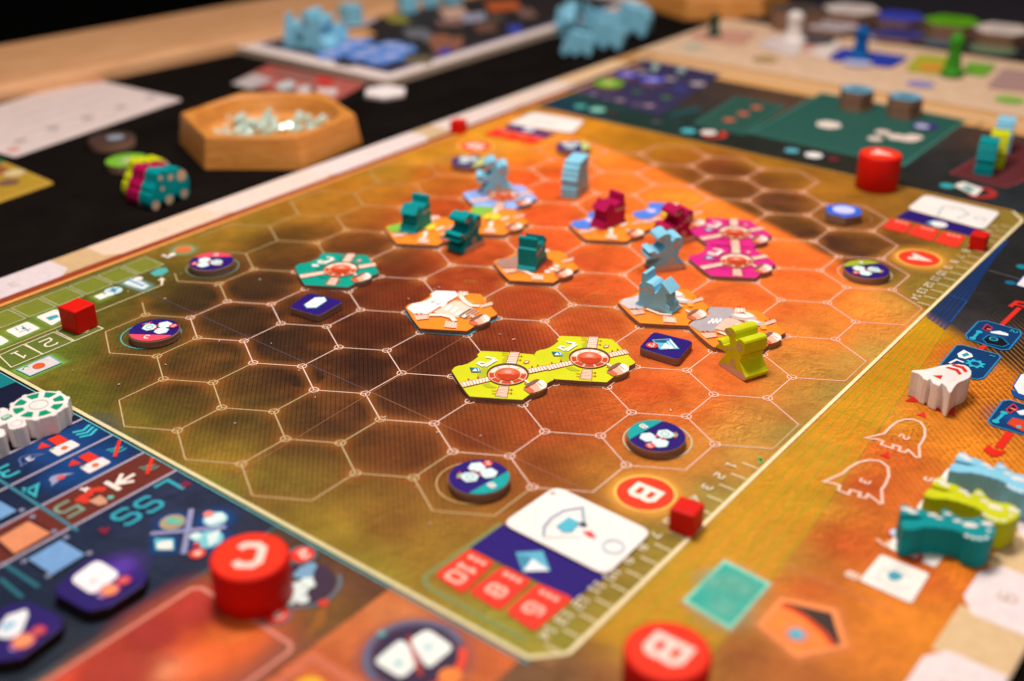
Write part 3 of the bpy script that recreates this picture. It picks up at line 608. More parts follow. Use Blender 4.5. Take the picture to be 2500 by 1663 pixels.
def bust(r_):
    for a in ((760, 1340), (800, 1310), (850, 1290), (880, 1250), (940, 1240), (975, 1240), (820, 1350)): r_.circ(ZB([a])[0], .075, (212, 58, 40), 1, 3, 14)
    r_.poly(ZB([(850, 1360), (960, 1300), (1020, 1340), (1030, 1380), (950, 1400)]), (206, 150, 120), 1, 6); r_.circ(ZB([(1060, 1322)])[0], .055, (110, 186, 170), 1, 7); r_.text('1', ZB([(800, 1250)])[0], .12, .03, WHITE, 1, 5); r_.text('x', ZB([(835, 1240)])[0], .12, .03, WHITE, 1, 5)
glyph('printed_explosion_icon', bust)
def sqs(q, col, dots):
    def f(r_):
        o = q; r_.halo(o, .12, (20, 24, 40), .7, 1); r_.poly(o, col, 1, 4)
        for d_ in dots: r_.circ(d_, .05, (150, 150, 180), .8, 5, 12)
    return f
glyph('printed_blue_square', sqs(ZC([(230, 560), (500, 405), (700, 525), (430, 690)]), (116, 158, 206), ZC([(735, 515), (200, 580), (400, 700), (545, 385)])))
glyph('printed_orange_square', sqs(ZC([(-20, 395), (235, 250), (420, 350), (120, 520)]), (222, 140, 98), ZC([(445, 335), (270, 215)])))
glyph('printed_blue_square', sqs(ZC([(-60, 130), (0, 85), (140, 165), (0, 240)]), (116, 158, 206), ZC([(180, 160)])))
glyph('printed_heart', lambda r_: r_.poly(ZC([(800, 322), (835, 300), (860, 312), (905, 292), (898, 330), (860, 362)]), (124, 34, 56), 1, 4)); glyph('printed_heart', lambda r_: r_.poly(ZB([(1730, 1190), (1780, 1158), (1838, 1190), (1800, 1215), (1735, 1228)]), (124, 34, 66), 1, 4))
def gridic(r_):
    r_.line(ZC([(1575, 150), (1510, 520)]), .09, (150, 150, 190), .9, 4); r_.line(ZC([(1240, 355), (1860, 300)]), .09, (150, 150, 190), .9, 5)
    c_ = ZC([(1420, 260)])[0]; r_.glow(c_, .2, .38, BG, .8, 1); r_.circ(c_, .2, (170, 150, 120), 1, 5); r_.circ((c_[0] - .05, c_[1]), .075, (90, 186, 170), 1, 7); r_.circ((c_[0] + .06, c_[1] + .05), .075, (110, 190, 160), 1, 8)
    o = ZC([(1270, 395), (1430, 395), (1430, 490), (1280, 490)]); r_.halo(o, .2, BG, .8, 1); r_.poly(o, (90, 190, 200), 1, 5); r_.poly(ZC([(1290, 440), (1340, 420), (1415, 415), (1420, 485), (1300, 485)]), WHITE, 1, 7)
    c_ = ZC([(1770, 235)])[0]; r_.glow(c_, .2, .45, BG, .8, 1); r_.circ(c_, .19, (160, 210, 220), 1, 5); r_.circ(ZC([(1715, 195)])[0], .085, (226, 130, 120), 1, 7); r_.poly(ZC([(1680, 240), (1830, 180), (1850, 250), (1720, 285)]), (220, 238, 236), 1, 8)
    c_ = ZC([(1720, 400)])[0]; r_.glow(c_, .2, .45, BG, .8, 1); r_.circ(c_, .22, (120, 196, 206), 1, 5); r_.circ(ZC([(1610, 375)])[0], .09, (210, 236, 232), 1, 6); r_.poly(ZC([(1700, 370), (1810, 320), (1790, 420), (1720, 460)]), (214, 230, 230), 1, 7)
    r_.circ(ZC([(1625, 520)])[0], .125, (222, 70, 56), 1, 8); r_.circ(ZC([(1628, 520)])[0], .06, (244, 190, 170), 1, 9); r_.circ(ZC([(1620, 450)])[0], .06, (190, 50, 60), 1, 8)
glyph('printed_four_icons', gridic)
# picture panel, card medallion and the disc icon near the bottom
p = PR(); A_ = ZC([(1640, 770)])[0]; B_ = ZD([(325, 1360)])[0]; x0_, x1_ = A_[0], B_[0]; yt = (A_[1] + B_[1]) / 2
p.grad([(x0_, -9.5), (x1_, -9.5), (x1_, yt), (x0_, yt)], [(206, 84, 60), (150, 70, 66), (96, 70, 66), (224, 84, 62)], 2)
p.poly([(x0_ + .1, -9.5), (x0_ + .75, -9.5), (x0_ + .75, yt - .5), (x0_ + .1, yt - .15)], (250, 94, 60), .8, 3)
for q, r0, r1, c_ in (((1750, 1170), .5, 1.4, (255, 122, 62)), ((1500, 1300), .5, 1.3, (250, 118, 60)), ((1900, 1100), .3, .9, (240, 120, 50)), ((1150, 1450), .15, .6, (255, 150, 100)), ((1350, 1480), .1, .5, (255, 160, 110)), ((1250, 1180), .2, .8, (176, 58, 52)), ((1650, 960), .2, .9, (190, 60, 50)), ((950, 1500), .3, .9, (180, 64, 50))):
    p.glow(ZC([q])[0], r0, r1, c_, .85, 5)
p.line([(x0_, -9.5), (x0_, yt - .1), (x0_ + .1, yt), (x1_ - .1, yt), (x1_, yt - .1), (x1_, -9.5)], .07, (236, 150, 130), .7, 8)
p.poly([(NX2 + .15, -9.5), (NX2 + .15, -9.4), (NX2 + .2, -9.4)], (0, 0, 0), 1, 4)
p.build('printed_picture', board)
p = PR(); q = ZD([(455, 1410)])[0]; p.line([(q[0], -9.5), q, (q[0] + 3, q[1])], .16, (232, 130, 96), .6, 4); p.poly([(q[0] + .3, -9.5), (q[0] + .3, q[1] - .3), (q[0] + 2.6, q[1] - .3), (q[0] + 2.6, -9.5)], (176, 62, 44), .8, 3); p.circ(ZD([(430, 1620)])[0], .2, (238, 176, 40), 1, 6)
p.build('printed_picture', board)
p = PR(); c_ = ZD([(1150, 1400)])[0]; p.glow(c_, .62, .9, (110, 90, 120), .7, 1, 40); p.circ(c_, .58, (58, 40, 68), 1, 4, 48); p.ring(c_, .66, .07, (94, 110, 140), .9, 5, 40, 60, 260); p.ring(c_, .65, .12, (228, 72, 46), 1, 6, 30, -70, 50)
p.poly(rquad(ZD([(865, 1445), (1060, 1285), (1200, 1440), (1060, 1565)]), .12), (232, 236, 230), 1, 7); p.poly(rquad(ZD([(1110, 1300), (1235, 1220), (1420, 1350), (1240, 1500)]), .12), (236, 238, 232), 1, 8)
p.circ(ZD([(1040, 1455)])[0], .05, (130, 200, 200), 1, 9, 12); p.circ(ZD([(1240, 1345)])[0], .08, (196, 222, 220), 1, 9, 14); p.line(ZD([(1110, 1270), (1190, 1540)]), .07, (200, 70, 60), .7, 7); p.circ(ZD([(1390, 1545)])[0], .16, (240, 132, 60), 1, 8); p.circ(ZD([(925, 1255)])[0], .06, (100, 180, 180), .8, 7, 12)
p.build('printed_card_medallion', board)
p = PR(); c_ = ZD([(400, 910)])[0]; p.circ(c_, .46, (64, 46, 66), 1, 4, 48); p.ring(c_, .52, .05, (100, 122, 138), .9, 5, 44, 120, 420)
for a, r0 in (((420, 890), .1), ((380, 960), .11), ((340, 1000), .1), ((300, 1030), .1), ((390, 1020), .1), ((350, 930), .11), ((440, 920), .08)): p.poly(circle(*ZD([a])[0], r0, 6), (214, 228, 222), 1, 6)
for a in ((440, 800), (400, 820), (420, 845), (370, 850)): p.circ(ZD([a])[0], .1, (120, 160, 190), 1, 6, 12)
for a in ((385, 718), (207, 1127)): p.ring(ZD([a])[0], .21, .035, (90, 120, 130), .8, 7); p.circ(ZD([a])[0], .185, (228, 52, 36), 1, 8); p.text('2', ZD([(a[0] + 10, a[1])])[0], .16, .05, (248, 196, 180), 1, 10); p.text('x', ZD([(a[0] + 26, a[1] - 24)])[0], .09, .03, (248, 196, 180), 1, 10)
p.poly(ZD([(490, 1100), (560, 1010), (540, 1180), (400, 1290)]), (196, 120, 50), .4, 3); p.circ(ZD([(530, 1045)])[0], .08, (210, 64, 50), 1, 7)
p.build('printed_worker_icon', board)
# ---- corner card spaces (white, purple, red); the numbers run down the red tabs
def corner_space(Wq, Pq, reds, texts, deco):
    r_ = PR(); allq = Wq + Pq
    r_.poly(Pq, PURPLE, 1, 2)
    for q, tx in zip(reds, texts):
        r_.poly(rquad(q, .1), (232, 58, 40), 1, 4); c_ = (sum(a[0] for a in q) / 4, sum(a[1] for a in q) / 4); r_.text(tx, (c_[0] + .0, c_[1] - .1), .26, .065, (252, 180, 160), 1, 6, -90, 1.3)
        for k in range(3): r_.circ((c_[0] + .12 * (k - 1), c_[1] + .27), .05, (252, 180, 160), 1, 6, 12)
    deco(r_); r_.build('printed_card_space', board)
def deco_b(r_):
    r_.poly(ZD([(1835, 700), (2020, 690), (2070, 825), (1885, 830)]), (96, 176, 202), 1, 5); r_.poly(ZD([(1885, 830), (1950, 745), (2065, 825)]), (236, 238, 240), 1, 6); r_.poly(ZD([(1850, 715), (1945, 735), (1890, 815)]), (70, 140, 170), 1, 6)
    r_.line(ZD([(1740, 500), (1220, 860), (1225, 920), (1290, 960), (1900, 1290)]), .09, (150, 170, 110), .5, 1)
wq = ZD([(1750, 505), (1525, 665), (2230, 1020), (2475, 850)])
corner_space([], wq, [ZD([(1280, 850), (1525, 670), (1695, 765), (1475, 985)]), ZD([(1510, 965), (1750, 790), (1950, 890), (1725, 1100)]), ZD([(1760, 1100), (1985, 905), (2230, 1010), (1960, 1240)])], ['10', '8', '6'], deco_b)
def deco_r(r_): r_.poly(ZI([(1485, 600), (1560, 580), (1670, 615), (1620, 645)]), (130, 190, 210), 1, 5); r_.circ(ZI([(1605, 615)])[0], .2, (236, 236, 236), 1, 6)
corner_space([], ZI([(1320, 490), (1225, 550), (1890, 715), (1990, 650)]), [ZI([(1095, 640), (1180, 560), (1375, 605), (1300, 695)]), ZI([(1310, 695), (1400, 615), (1615, 660), (1540, 765)]), ZI([(1555, 765), (1640, 675), (1850, 720), (1760, 825)])], ['', '', ''], deco_r)
corner_space([], ZP([(1160, 795), (1120, 820), (1400, 880), (1460, 860)]), [ZP([(990, 860), (1090, 815), (1180, 835), (1090, 885)]), ZP([(1100, 885), (1190, 840), (1290, 855), (1200, 905)]), ZP([(1210, 905), (1300, 860), (1400, 885), (1310, 925)])], ['', '', ''], lambda r_: r_.circ(ZP([(1285, 830)])[0], .2, (220, 220, 230), 1, 5))
# ---- right hand panel
YL = (214, 176, 30)
p = PR(); lim = at(2132, 728)[1]
base = [(11.46, -9.5), (11.46, 17)]
p.poly([(11.46, 10.15), (11.46, -2.4), (12.95, -1.8), (12.8, 1.5), (12.4, 5.5), (12.02, 9.75)], (244, 184, 30), .26, 1)
for k in range(6):
    x = 11.52 + k * .1; p.line([(x, 10.1 - k * .08), (x + .08 * k, 5.5), (x + .15 * k, 1.5), (x + .18 * k, -2.0)], .012, (150, 190, 40), .7, 3)
for y in (9.0, 7.9, 6.6, 5.4, 4.0): p.line([(11.5, y), (12.02 + (9.7 - y) * .09, y - .05)], .012, (150, 190, 40), .6, 4)
for k in range(5):
    p.line([(11.54 + .11 * k, 10.1 - .08 * k), (11.5 + .1 * k, 11.4), (11.48 + .045 * k, 13.5), (11.47 + .012 * k, 15.5)], .02, (22, 68, 136), .7, 3)
p.poly([(11.46, 10.15), (12.02, 9.8), (11.9, 11.4), (11.68, 13.5), (11.48, 15.4), (11.46, 15.4)], (24, 70, 134), .3, 1)
p.line([(11.5, 11.5), (11.9, 11.45), (11.98, 10.2)], .02, (30, 100, 180), .8, 4)
p.build('printed_light_beam', board)
def mark(c, r_=None):
    pass
out1 = ZG([(605, 1342), (700, 1320), (740, 1310), (780, 1265), (830, 1228), (880, 1213), (940, 1213), (990, 1232), (1020, 1275), (1020, 1330), (1000, 1370), (980, 1395), (985, 1475), (960, 1478), (905, 1425), (880, 1443), (838, 1432), (850, 1405), (800, 1390), (795, 1415), (715, 1388), (730, 1365), (690, 1352)])
out2 = ZF([(285, 325), (400, 275), (440, 240), (500, 205), (570, 190), (640, 198), (685, 235), (690, 290), (670, 340), (645, 375), (650, 460), (635, 462), (560, 405), (545, 428), (500, 418), (515, 395), (450, 378), (438, 405), (375, 380), (385, 350), (340, 335)])
for o_, tx in ((out1, '2'), (out2, '3')):
    r_ = PR(); r_.line(o_, .045, (250, 206, 184), .95, 3, True); cx_ = sum(a[0] for a in o_) / len(o_) + .02; cy_ = sum(a[1] for a in o_) / len(o_) + .1
    r_.text(tx, (cx_, cy_), .15, .032, (250, 206, 184), 1, 3); r_.build('printed_rocket_outline', board)
p = PR(); p.poly(ZG([(880, 1085), (960, 1040), (1010, 1050), (1060, 1100), (1160, 1140), (1230, 1100), (1228, 1190), (1150, 1160), (1090, 1150), (1050, 1120), (960, 1090)]), (206, 34, 22), 1, 3)
for q in ([(955, 1182), (1020, 1160), (1030, 1205), (985, 1185)], [(705, 1460), (770, 1440), (775, 1487)]): p.poly(ZG(q), (216, 44, 28), 1, 3)
p.poly(ZF([(630, 160), (690, 142), (695, 182)]), (220, 46, 30), 1, 4); p.build('printed_rocket_flame', board)
p = PR()
for a, b in (((1550, 560), (1680, 435)), ((1400, 730), (1450, 690)), ((1605, 1300), (1530, 1410))): p = PR(); p.line(ZG([a, b]), .1, (222, 46, 34), 1, 3); p.build('printed_red_stem', board)
p = PR()
p.line(ZG([(1613, 430), (1660, 395), (1760, 410)]), .09, (222, 46, 34), 1, 5); p.line(ZG([(1620, 412), (1700, 425), (1760, 470)]), .07, (222, 46, 34), 1, 6); p.build('printed_red_arrow', board); p = PR()
p.line(ZJ([(1590, 80), (1470, 240)]), .14, (226, 40, 26), 1, 4); p.poly(ZJ([(1300, 265), (1370, 205), (1420, 255), (1560, 280), (1450, 335), (1390, 330)]), (226, 40, 26), 1, 5)
p.build('printed_red_arrow', board)
def tech(Q, deco, edge=(44, 130, 180)):
    r_ = PR(); r_.poly(Q, (12, 54, 104), 1, 3); c_ = np.mean(np.array(Q), 0); r_.glow(tuple(c_), .05, .6, (20, 90, 160), .7, 4, 24); r_.line(Q, .035, edge, 1, 6, True); deco(r_); r_.build('printed_tech_icon', board)
CY = (44, 176, 200)
tech(ZG([(1390, 535), (1450, 530), (1680, 595), (1690, 625), (1605, 728), (1555, 732), (1315, 655), (1305, 625)]), lambda r_: [
    r_.poly(ZG([(1420, 660), (1460, 630), (1560, 650), (1605, 695), (1560, 712), (1450, 690)]), (16, 16, 26), 1, 7), r_.line(ZG([(1420, 660), (1460, 630), (1560, 650), (1605, 695), (1560, 712), (1450, 690)]), .03, (26, 120, 170), 1, 8, True), r_.circ(ZG([(1497, 657)])[0], .09, CY, 1, 8), r_.circ(ZG([(1497, 657)])[0], .06, (20, 70, 100), 1, 9),
    r_.line(ZG([(1350, 655), (1380, 625), (1400, 600)]), .06, CY, 1, 7), r_.circ(ZG([(1352, 652)])[0], .065, CY, 1, 8), r_.circ(ZG([(1398, 608)])[0], .065, CY, 1, 8), r_.poly(ZG([(1420, 590), (1450, 555), (1490, 580), (1450, 600)]), (30, 14, 30), 1, 7), r_.line(ZG([(1420, 590), (1450, 555), (1490, 580), (1450, 600)]), .025, (190, 60, 90), 1, 8, True), r_.line(ZG([(1450, 585), (1480, 595)]), .05, (236, 110, 90), 1, 9),
    r_.poly(ZG([(1475, 605), (1540, 600), (1600, 620), (1600, 635), (1540, 625), (1480, 615)]), (226, 236, 240), 1, 7), r_.text('2', ZG([(1640, 605)])[0], .12, .025, CY, 1, 8)])
def gear(r_, c_, R_):
    pts = []
    for k in range(16): pts += circle(c_[0], c_[1], R_ * (1.25 if k % 2 else .95), 2, k * 22.5, k * 22.5 + 16)[:3]
    r_.poly(pts, CY, 1, 8); r_.circ(c_, R_ * .55, (12, 60, 110), 1, 9)
tech(ZG([(1240, 700), (1280, 698), (1535, 765), (1545, 785), (1430, 925), (1380, 937), (1130, 870), (1115, 850)]), lambda r_: [gear(r_, ZG([(1370, 830)])[0], .15), r_.poly(ZG([(1245, 760), (1290, 732), (1345, 760), (1355, 780), (1300, 795), (1255, 785)]), (236, 240, 238), 1, 7), r_.poly(ZG([(1275, 765), (1315, 752), (1330, 770), (1290, 782)]), (50, 150, 160), 1, 8), r_.line(ZG([(1190, 825), (1240, 800), (1290, 820)]), .05, (236, 240, 238), 1, 7), r_.line(ZG([(1470, 770), (1510, 780)]), .03, CY, 1, 8)])
tech(ZG([(1560, 1088), (1610, 1082), (1800, 1140), (1800, 1340), (1700, 1318), (1485, 1255), (1460, 1225)]), lambda r_: [r_.line(ZG([(1510, 1230), (1550, 1195), (1570, 1170)]), .06, CY, 1, 7), r_.circ(ZG([(1512, 1232)])[0], .065, CY, 1, 8), r_.circ(ZG([(1570, 1172)])[0], .065, CY, 1, 8), r_.poly(ZG([(1590, 1245), (1630, 1205), (1790, 1240), (1790, 1310), (1700, 1300)]), (214, 66, 34), 1, 7), r_.poly(ZG([(1655, 1262), (1685, 1260), (1690, 1280), (1660, 1278)]), CY, 1, 8), r_.poly(ZG([(1585, 1150), (1635, 1110), (1665, 1140), (1610, 1175)]), (40, 14, 34), 1, 7), r_.line(ZG([(1585, 1150), (1635, 1110), (1665, 1140), (1610, 1175)]), .025, (200, 60, 90), 1, 8, True), r_.line(ZG([(1615, 1140), (1655, 1155)]), .05, (250, 120, 100), 1, 9), r_.poly(ZG([(1655, 1160), (1710, 1150), (1740, 1190), (1680, 1185)]), (226, 236, 240), 1, 7)])
p = PR(); q = ZE([(1305, 745), (1625, 910), (1345, 1230), (1015, 1030)]); p.halo(q, .12, (250, 170, 120), .7, 1); p.poly(q, (150, 210, 180), 1, 4); ctr = np.mean(np.array(q), 0); q2 = [tuple(ctr + (np.array(a) - ctr) * .86) for a in q]; p.poly(q2, (46, 176, 160), 1, 6)
for a, r0 in (((1360, 900), .5), ((1230, 900), .4), ((1300, 1080), .6), ((1450, 950), .4)): p.glow(ZE([a])[0], .02, r0, (130, 206, 184), .6, 8, 20)
p.build('printed_teal_square', board)
p = PR(); q = ZE([(1690, 1005), (2065, 1085), (2140, 1345), (1800, 1420), (1525, 1190)]); p.halo(q, .2, (255, 160, 90), .6, 1); p.poly(q, (246, 146, 84), 1, 4); q = ZE([(1700, 1040), (2030, 1115), (2095, 1325), (1800, 1370), (1570, 1200)]); p.poly(q, (250, 136, 62), 1, 6)
p.poly(ZE([(1700, 1040), (2030, 1115), (2095, 1325), (2060, 1330), (1980, 1230), (1860, 1130), (1760, 1070)]), (70, 52, 46), 1, 8); p.line(ZE([(1695, 1060), (1760, 1085), (1860, 1145), (1980, 1250), (2040, 1330)]), .08, (230, 80, 40), .8, 9); p.glow(ZE([(1795, 1260)])[0], .1, .2, (190, 170, 180), .9, 8); p.circ(ZE([(1790, 1260)])[0], .085, (80, 180, 196), 1, 10)
p.build('printed_pentagon', board)
def wcard(q, deco): r_ = PR(); r_.poly(rquad(q, .06), (244, 236, 226), 1, 5); deco(r_); r_.build('printed_white_card', board)
wcard(ZF([(640, 780), (945, 905), (830, 1090), (505, 945)]), lambda r_: [r_.poly(ZF([(680, 900), (730, 885), (785, 920), (740, 950), (690, 940)]), (70, 160, 180), 1, 7), r_.ring(ZF([(725, 930)])[0], .24, .03, (216, 224, 222), 1, 7)])
wcard(ZF([(760, 600), (1050, 770), (980, 865), (680, 740)]), lambda r_: [r_.circ(ZF([(735, 650)])[0], .13, (216, 80, 60), 1, 6), r_.circ(ZF([(735, 650)])[0], .1, (190, 210, 226), 1, 7), r_.circ(ZF([(850, 795)])[0], .13, (206, 40, 40), 1, 8), r_.circ(ZF([(850, 795)])[0], .07, (240, 180, 170), 1, 9)])
wcard(ZF([(1060, 240), (1200, 330), (960, 560), (860, 490)]), lambda r_: None)
p = PR(); p.text('5', ZF([(945, 315)])[0], .15, .035, (250, 214, 190), 1, 4); p.build('printed_numeral', board); p = PR(); p.text('7', ZF([(645, 700)])[0], .18, .04, (250, 206, 180), 1, 4); p.build('printed_numeral', board); p = PR(); p.text('8', ZF([(462, 912)])[0], .16, .045, (250, 214, 190), 1, 4); p.build('printed_numeral', board)
def edgecard(q): r_ = PR(); r_.poly(q, (240, 232, 232), 1, 8); r_.line(q, .05, (20, 90, 170), 1, 7, True); r_.build('printed_white_card', board)
edgecard(ZG([(1640, 985), (1690, 905), (1800, 880), (1800, 1080), (1670, 1035)])); r_ = PR(); r_.poly(ZG([(1620, 1000), (1640, 1015), (1800, 1075), (1800, 1110), (1640, 1060), (1618, 1020)]), (16, 76, 150), 1, 5); r_.build('printed_card_rim', board)
edgecard(ZG([(1660, 280), (1711, 220), (1820, 230), (1820, 330)]))
p = PR(); p.circ(ZG([(1615, 263)])[0], .12, (26, 100, 140), 1, 4, 14); p.circ(ZG([(1700, 152)])[0], .14, (20, 130, 150), 1, 4, 14); p.build('printed_dot', board)
# ---- far night panel
def panel(q, col, edge, a=1): r_ = PR(); r_.poly(q, col, a, 2); r_.line(q, .06, edge, .8, 4, True); r_.build('printed_panel', board)
panel(ZL([(420, 800), (1390, 420), (2327, 620), (1560, 1130)]), (56, 50, 84), (60, 60, 92))
panel(ZK([(250, 790), (520, 620), (820, 680), (560, 860)]), (44, 82, 72), (60, 130, 120))
panel(ZK([(600, 850), (1060, 595), (1980, 770), (1580, 1060)]), (42, 88, 78), (80, 150, 136))
panel(ZK([(1880, 1110), (2240, 900), (2500, 960), (2500, 1100), (2230, 1200)]), (96, 40, 44), (150, 70, 72))
for a, c_, r0 in (((750, 860), (130, 110, 130), .34), ((600, 840), (92, 76, 104), .34), ((1080, 940), (140, 118, 128), .36), ((920, 920), (92, 76, 104), .34), ((1440, 1010), (146, 120, 136), .38), ((1290, 1000), (96, 80, 108), .36), ((1290, 840), (60, 100, 70), .34), ((1650, 910), (66, 110, 60), .36), ((1820, 800), (58, 66, 140), .45), ((2040, 740), (176, 160, 170), .5), ((1700, 680), (160, 146, 156), .42), ((1360, 600), (160, 146, 150), .42), ((590, 1020), (80, 170, 160), .4), ((800, 1060), (130, 200, 180), .5), ((990, 1100), (80, 44, 44), .3), ((1530, 1210), (84, 78, 84), .3)): p = PR(); p.circ(ZL([a])[0], r0 * .55, c_, 1, 6, 14); p.build('printed_spot', board)
for a in ((470, 770), (560, 730), (645, 690)): p = PR(); p.circ(ZK([a])[0], .2, (196, 100, 76), 1, 6, 14); p.build('printed_spot', board)
p = PR(); p.circ(ZK([(1105, 800)])[0], .42, (236, 220, 208), 1, 6, 6); p.build('printed_night_icon', board); p = PR(); p.circ(ZK([(210, 840)])[0], .24, (80, 180, 190), 1, 6, 16)
p.ring(ZK([(370, 860)])[0], .34, .17, (206, 60, 50), 1, 5, 30, -120, 80); p.circ(ZK([(340, 850)])[0], .26, (226, 216, 210), 1, 7, 16)
p.build('printed_night_icon', board); p = PR(); p.circ(ZK([(870, 965)])[0], .22, (90, 170, 186), 1, 6, 16); p.circ(ZK([(1015, 995)])[0], .34, (26, 40, 70), 1, 5, 20); p.poly(circle(*ZK([(1010, 995)])[0], .28, 6), (236, 232, 226), 1, 7); p.circ(ZK([(1135, 1020)])[0], .16, (120, 40, 44), 1, 6, 14)
p.build('printed_night_icon', board); p = PR(); p.circ(ZK([(1860, 1190)])[0], .2, (60, 166, 170), 1, 6, 16); p.ring(ZK([(2060, 1230)])[0], .38, .2, (176, 46, 44), 1, 5, 30, -110, 100); p.poly(rquad(ZK([(1900, 1190), (1960, 1165), (2090, 1210), (2040, 1260)]), .1), (232, 226, 218), 1, 8); p.poly(ZK([(1950, 1200), (1990, 1190), (2040, 1215), (2000, 1235)]), (110, 160, 156), 1, 9)
p.build('printed_night_icon', board); p = PR(); p.circ(ZK([(1720, 810)])[0], .4, (60, 44, 120), 1, 6, 20); p.circ(ZK([(1700, 810)])[0], .22, (190, 190, 220), 1, 7, 16)
p.build('printed_night_icon', board); p = PR()
for a, r0 in (((1450, 850), .32), ((1400, 890), .3), ((1540, 880), .4), ((1610, 890), .42), ((1650, 880), .36)): p.circ(ZK([a])[0], r0 * .75, (230, 208, 196), 1, 8, 16)
p.build('printed_night_icon', board); p = PR(); p.line(ZK([(1600, 1060), (2100, 780)]), .05, (60, 76, 84), .8, 6); p.build('printed_night_line', board); p = PR(); p.line(ZK([(100, 740), (280, 700)]), .3, (36, 84, 88), .9, 5)
p.build('printed_night_line', board)
# ---- cream far margin of the board
p = PR()
p.poly([(-5.5, 24.2), (XR - .1, 24.2), (XR - .1, 26.0), (-5.5, 26.0)], (222, 166, 104), 1, 1)
p.line([(-5.5, 26.1), (XR - .1, 26.1)], .12, (190, 140, 80), .7, 2); p.line([(-5.5, 25.2), (XR - .1, 25.2)], .5, (232, 190, 146), .9, 3)
for a, c_, r0 in (((700, 380), (176, 140, 90), .5), ((240, 300), (176, 186, 170), .4), ((1690, 540), (150, 140, 190), .5), ((2260, 640), (130, 180, 70), .5)): p.circ(ZK([a])[0], r0, c_, 1, 5, 14)
p.build('printed_margin', board)
# ================================================================== hexagon tiles
TZ = .112
def tcen(x, y): return (x * h3 / 2 - y * .5, x * .5 + y * h3 / 2)
LC1 = tcen(6.5, -.866); WC1 = tcen(5.0, 1.732)
def T4(pts): return [(a - LC1[0], b - LC1[1]) for a, b in Z4(pts, TZ)]      # lime tile, traced
def T3(pts): return [(a - WC1[0], b - WC1[1]) for a, b in Z3(pts, TZ)]      # white and orange tile, traced
OUTL = T4([(205, 805), (232, 772), (268, 757), (310, 752), (360, 736), (410, 708), (445, 682), (460, 668), (448, 652), (490, 616), (650, 622), (985, 648), (1005, 662), (1192, 882), (1175, 897), (1122, 922), (1120, 950), (1105, 985), (1045, 1014), (985, 1030), (950, 1035), (885, 1084), (640, 1070), (380, 1052), (350, 1020), (290, 940)])
PK = (252, 226, 208); PKD = (214, 116, 78); BRN = (176, 62, 34)
def corridor(r_, q, n):
    "a printed corridor: pale tube with ribs, q = the four corners of the tube (start side, end side)"
    a, b, c_, d_ = [np.array(x) for x in q]; r_.poly(q, PK, 1, 3)
    r_.line([tuple(a), tuple(b)], .012, BRN, 1, 4); r_.line([tuple(d_), tuple(c_)], .012, BRN, 1, 5)
    for k in range(n):
        t = (k + .5) / n; u, v = a + (b - a) * t, d_ + (c_ - d_) * t; r_.line([tuple(u), tuple(v)], .012 if k % 2 else .018, PKD if k % 2 else (232, 170, 136), 1, 6)
    for k in (1, 2):
        t = k / 3.2; u, v = a + (b - a) * t, d_ + (c_ - d_) * t; w = u + (u - v) * .3; r_.line([tuple(u), tuple(w)], .014, BRN, 1, 4); r_.circ(tuple(w), .02, BRN, 1, 5, 8)
def drum(r_):
    r_.poly(T4([(893, 992), (1050, 902), (1085, 912), (1117, 945), (1112, 980), (1045, 1012), (985, 1028), (958, 1034)]), (236, 176, 150), 1, 7)
    r_.poly(T4([(1010, 930), (1052, 905), (1085, 915), (1116, 945), (1110, 975), (1060, 1000), (1035, 960)]), (250, 232, 220), 1, 8)
    r_.poly(T4([(900, 992), (950, 975), (1000, 1010), (985, 1028), (960, 1034)]), (214, 104, 66), 1, 8)
    r_.poly(T4([(893, 990), (935, 940), (1000, 905), (1035, 898), (1040, 912), (985, 950), (935, 980)]), (120, 96, 82), 1, 9)
    r_.line(T4([(893, 990), (985, 950), (1050, 905)]), .015, BRN, 1, 11); r_.line(T4([(905, 905), (950, 935), (985, 925)]), .05, PK, 1, 6)
    r_.line(T4([(900, 930), (930, 945), (955, 960)]), .03, PKD, 1, 7); r_.line(T4([(1020, 925), (1070, 975)]), .012, BRN, .8, 12)
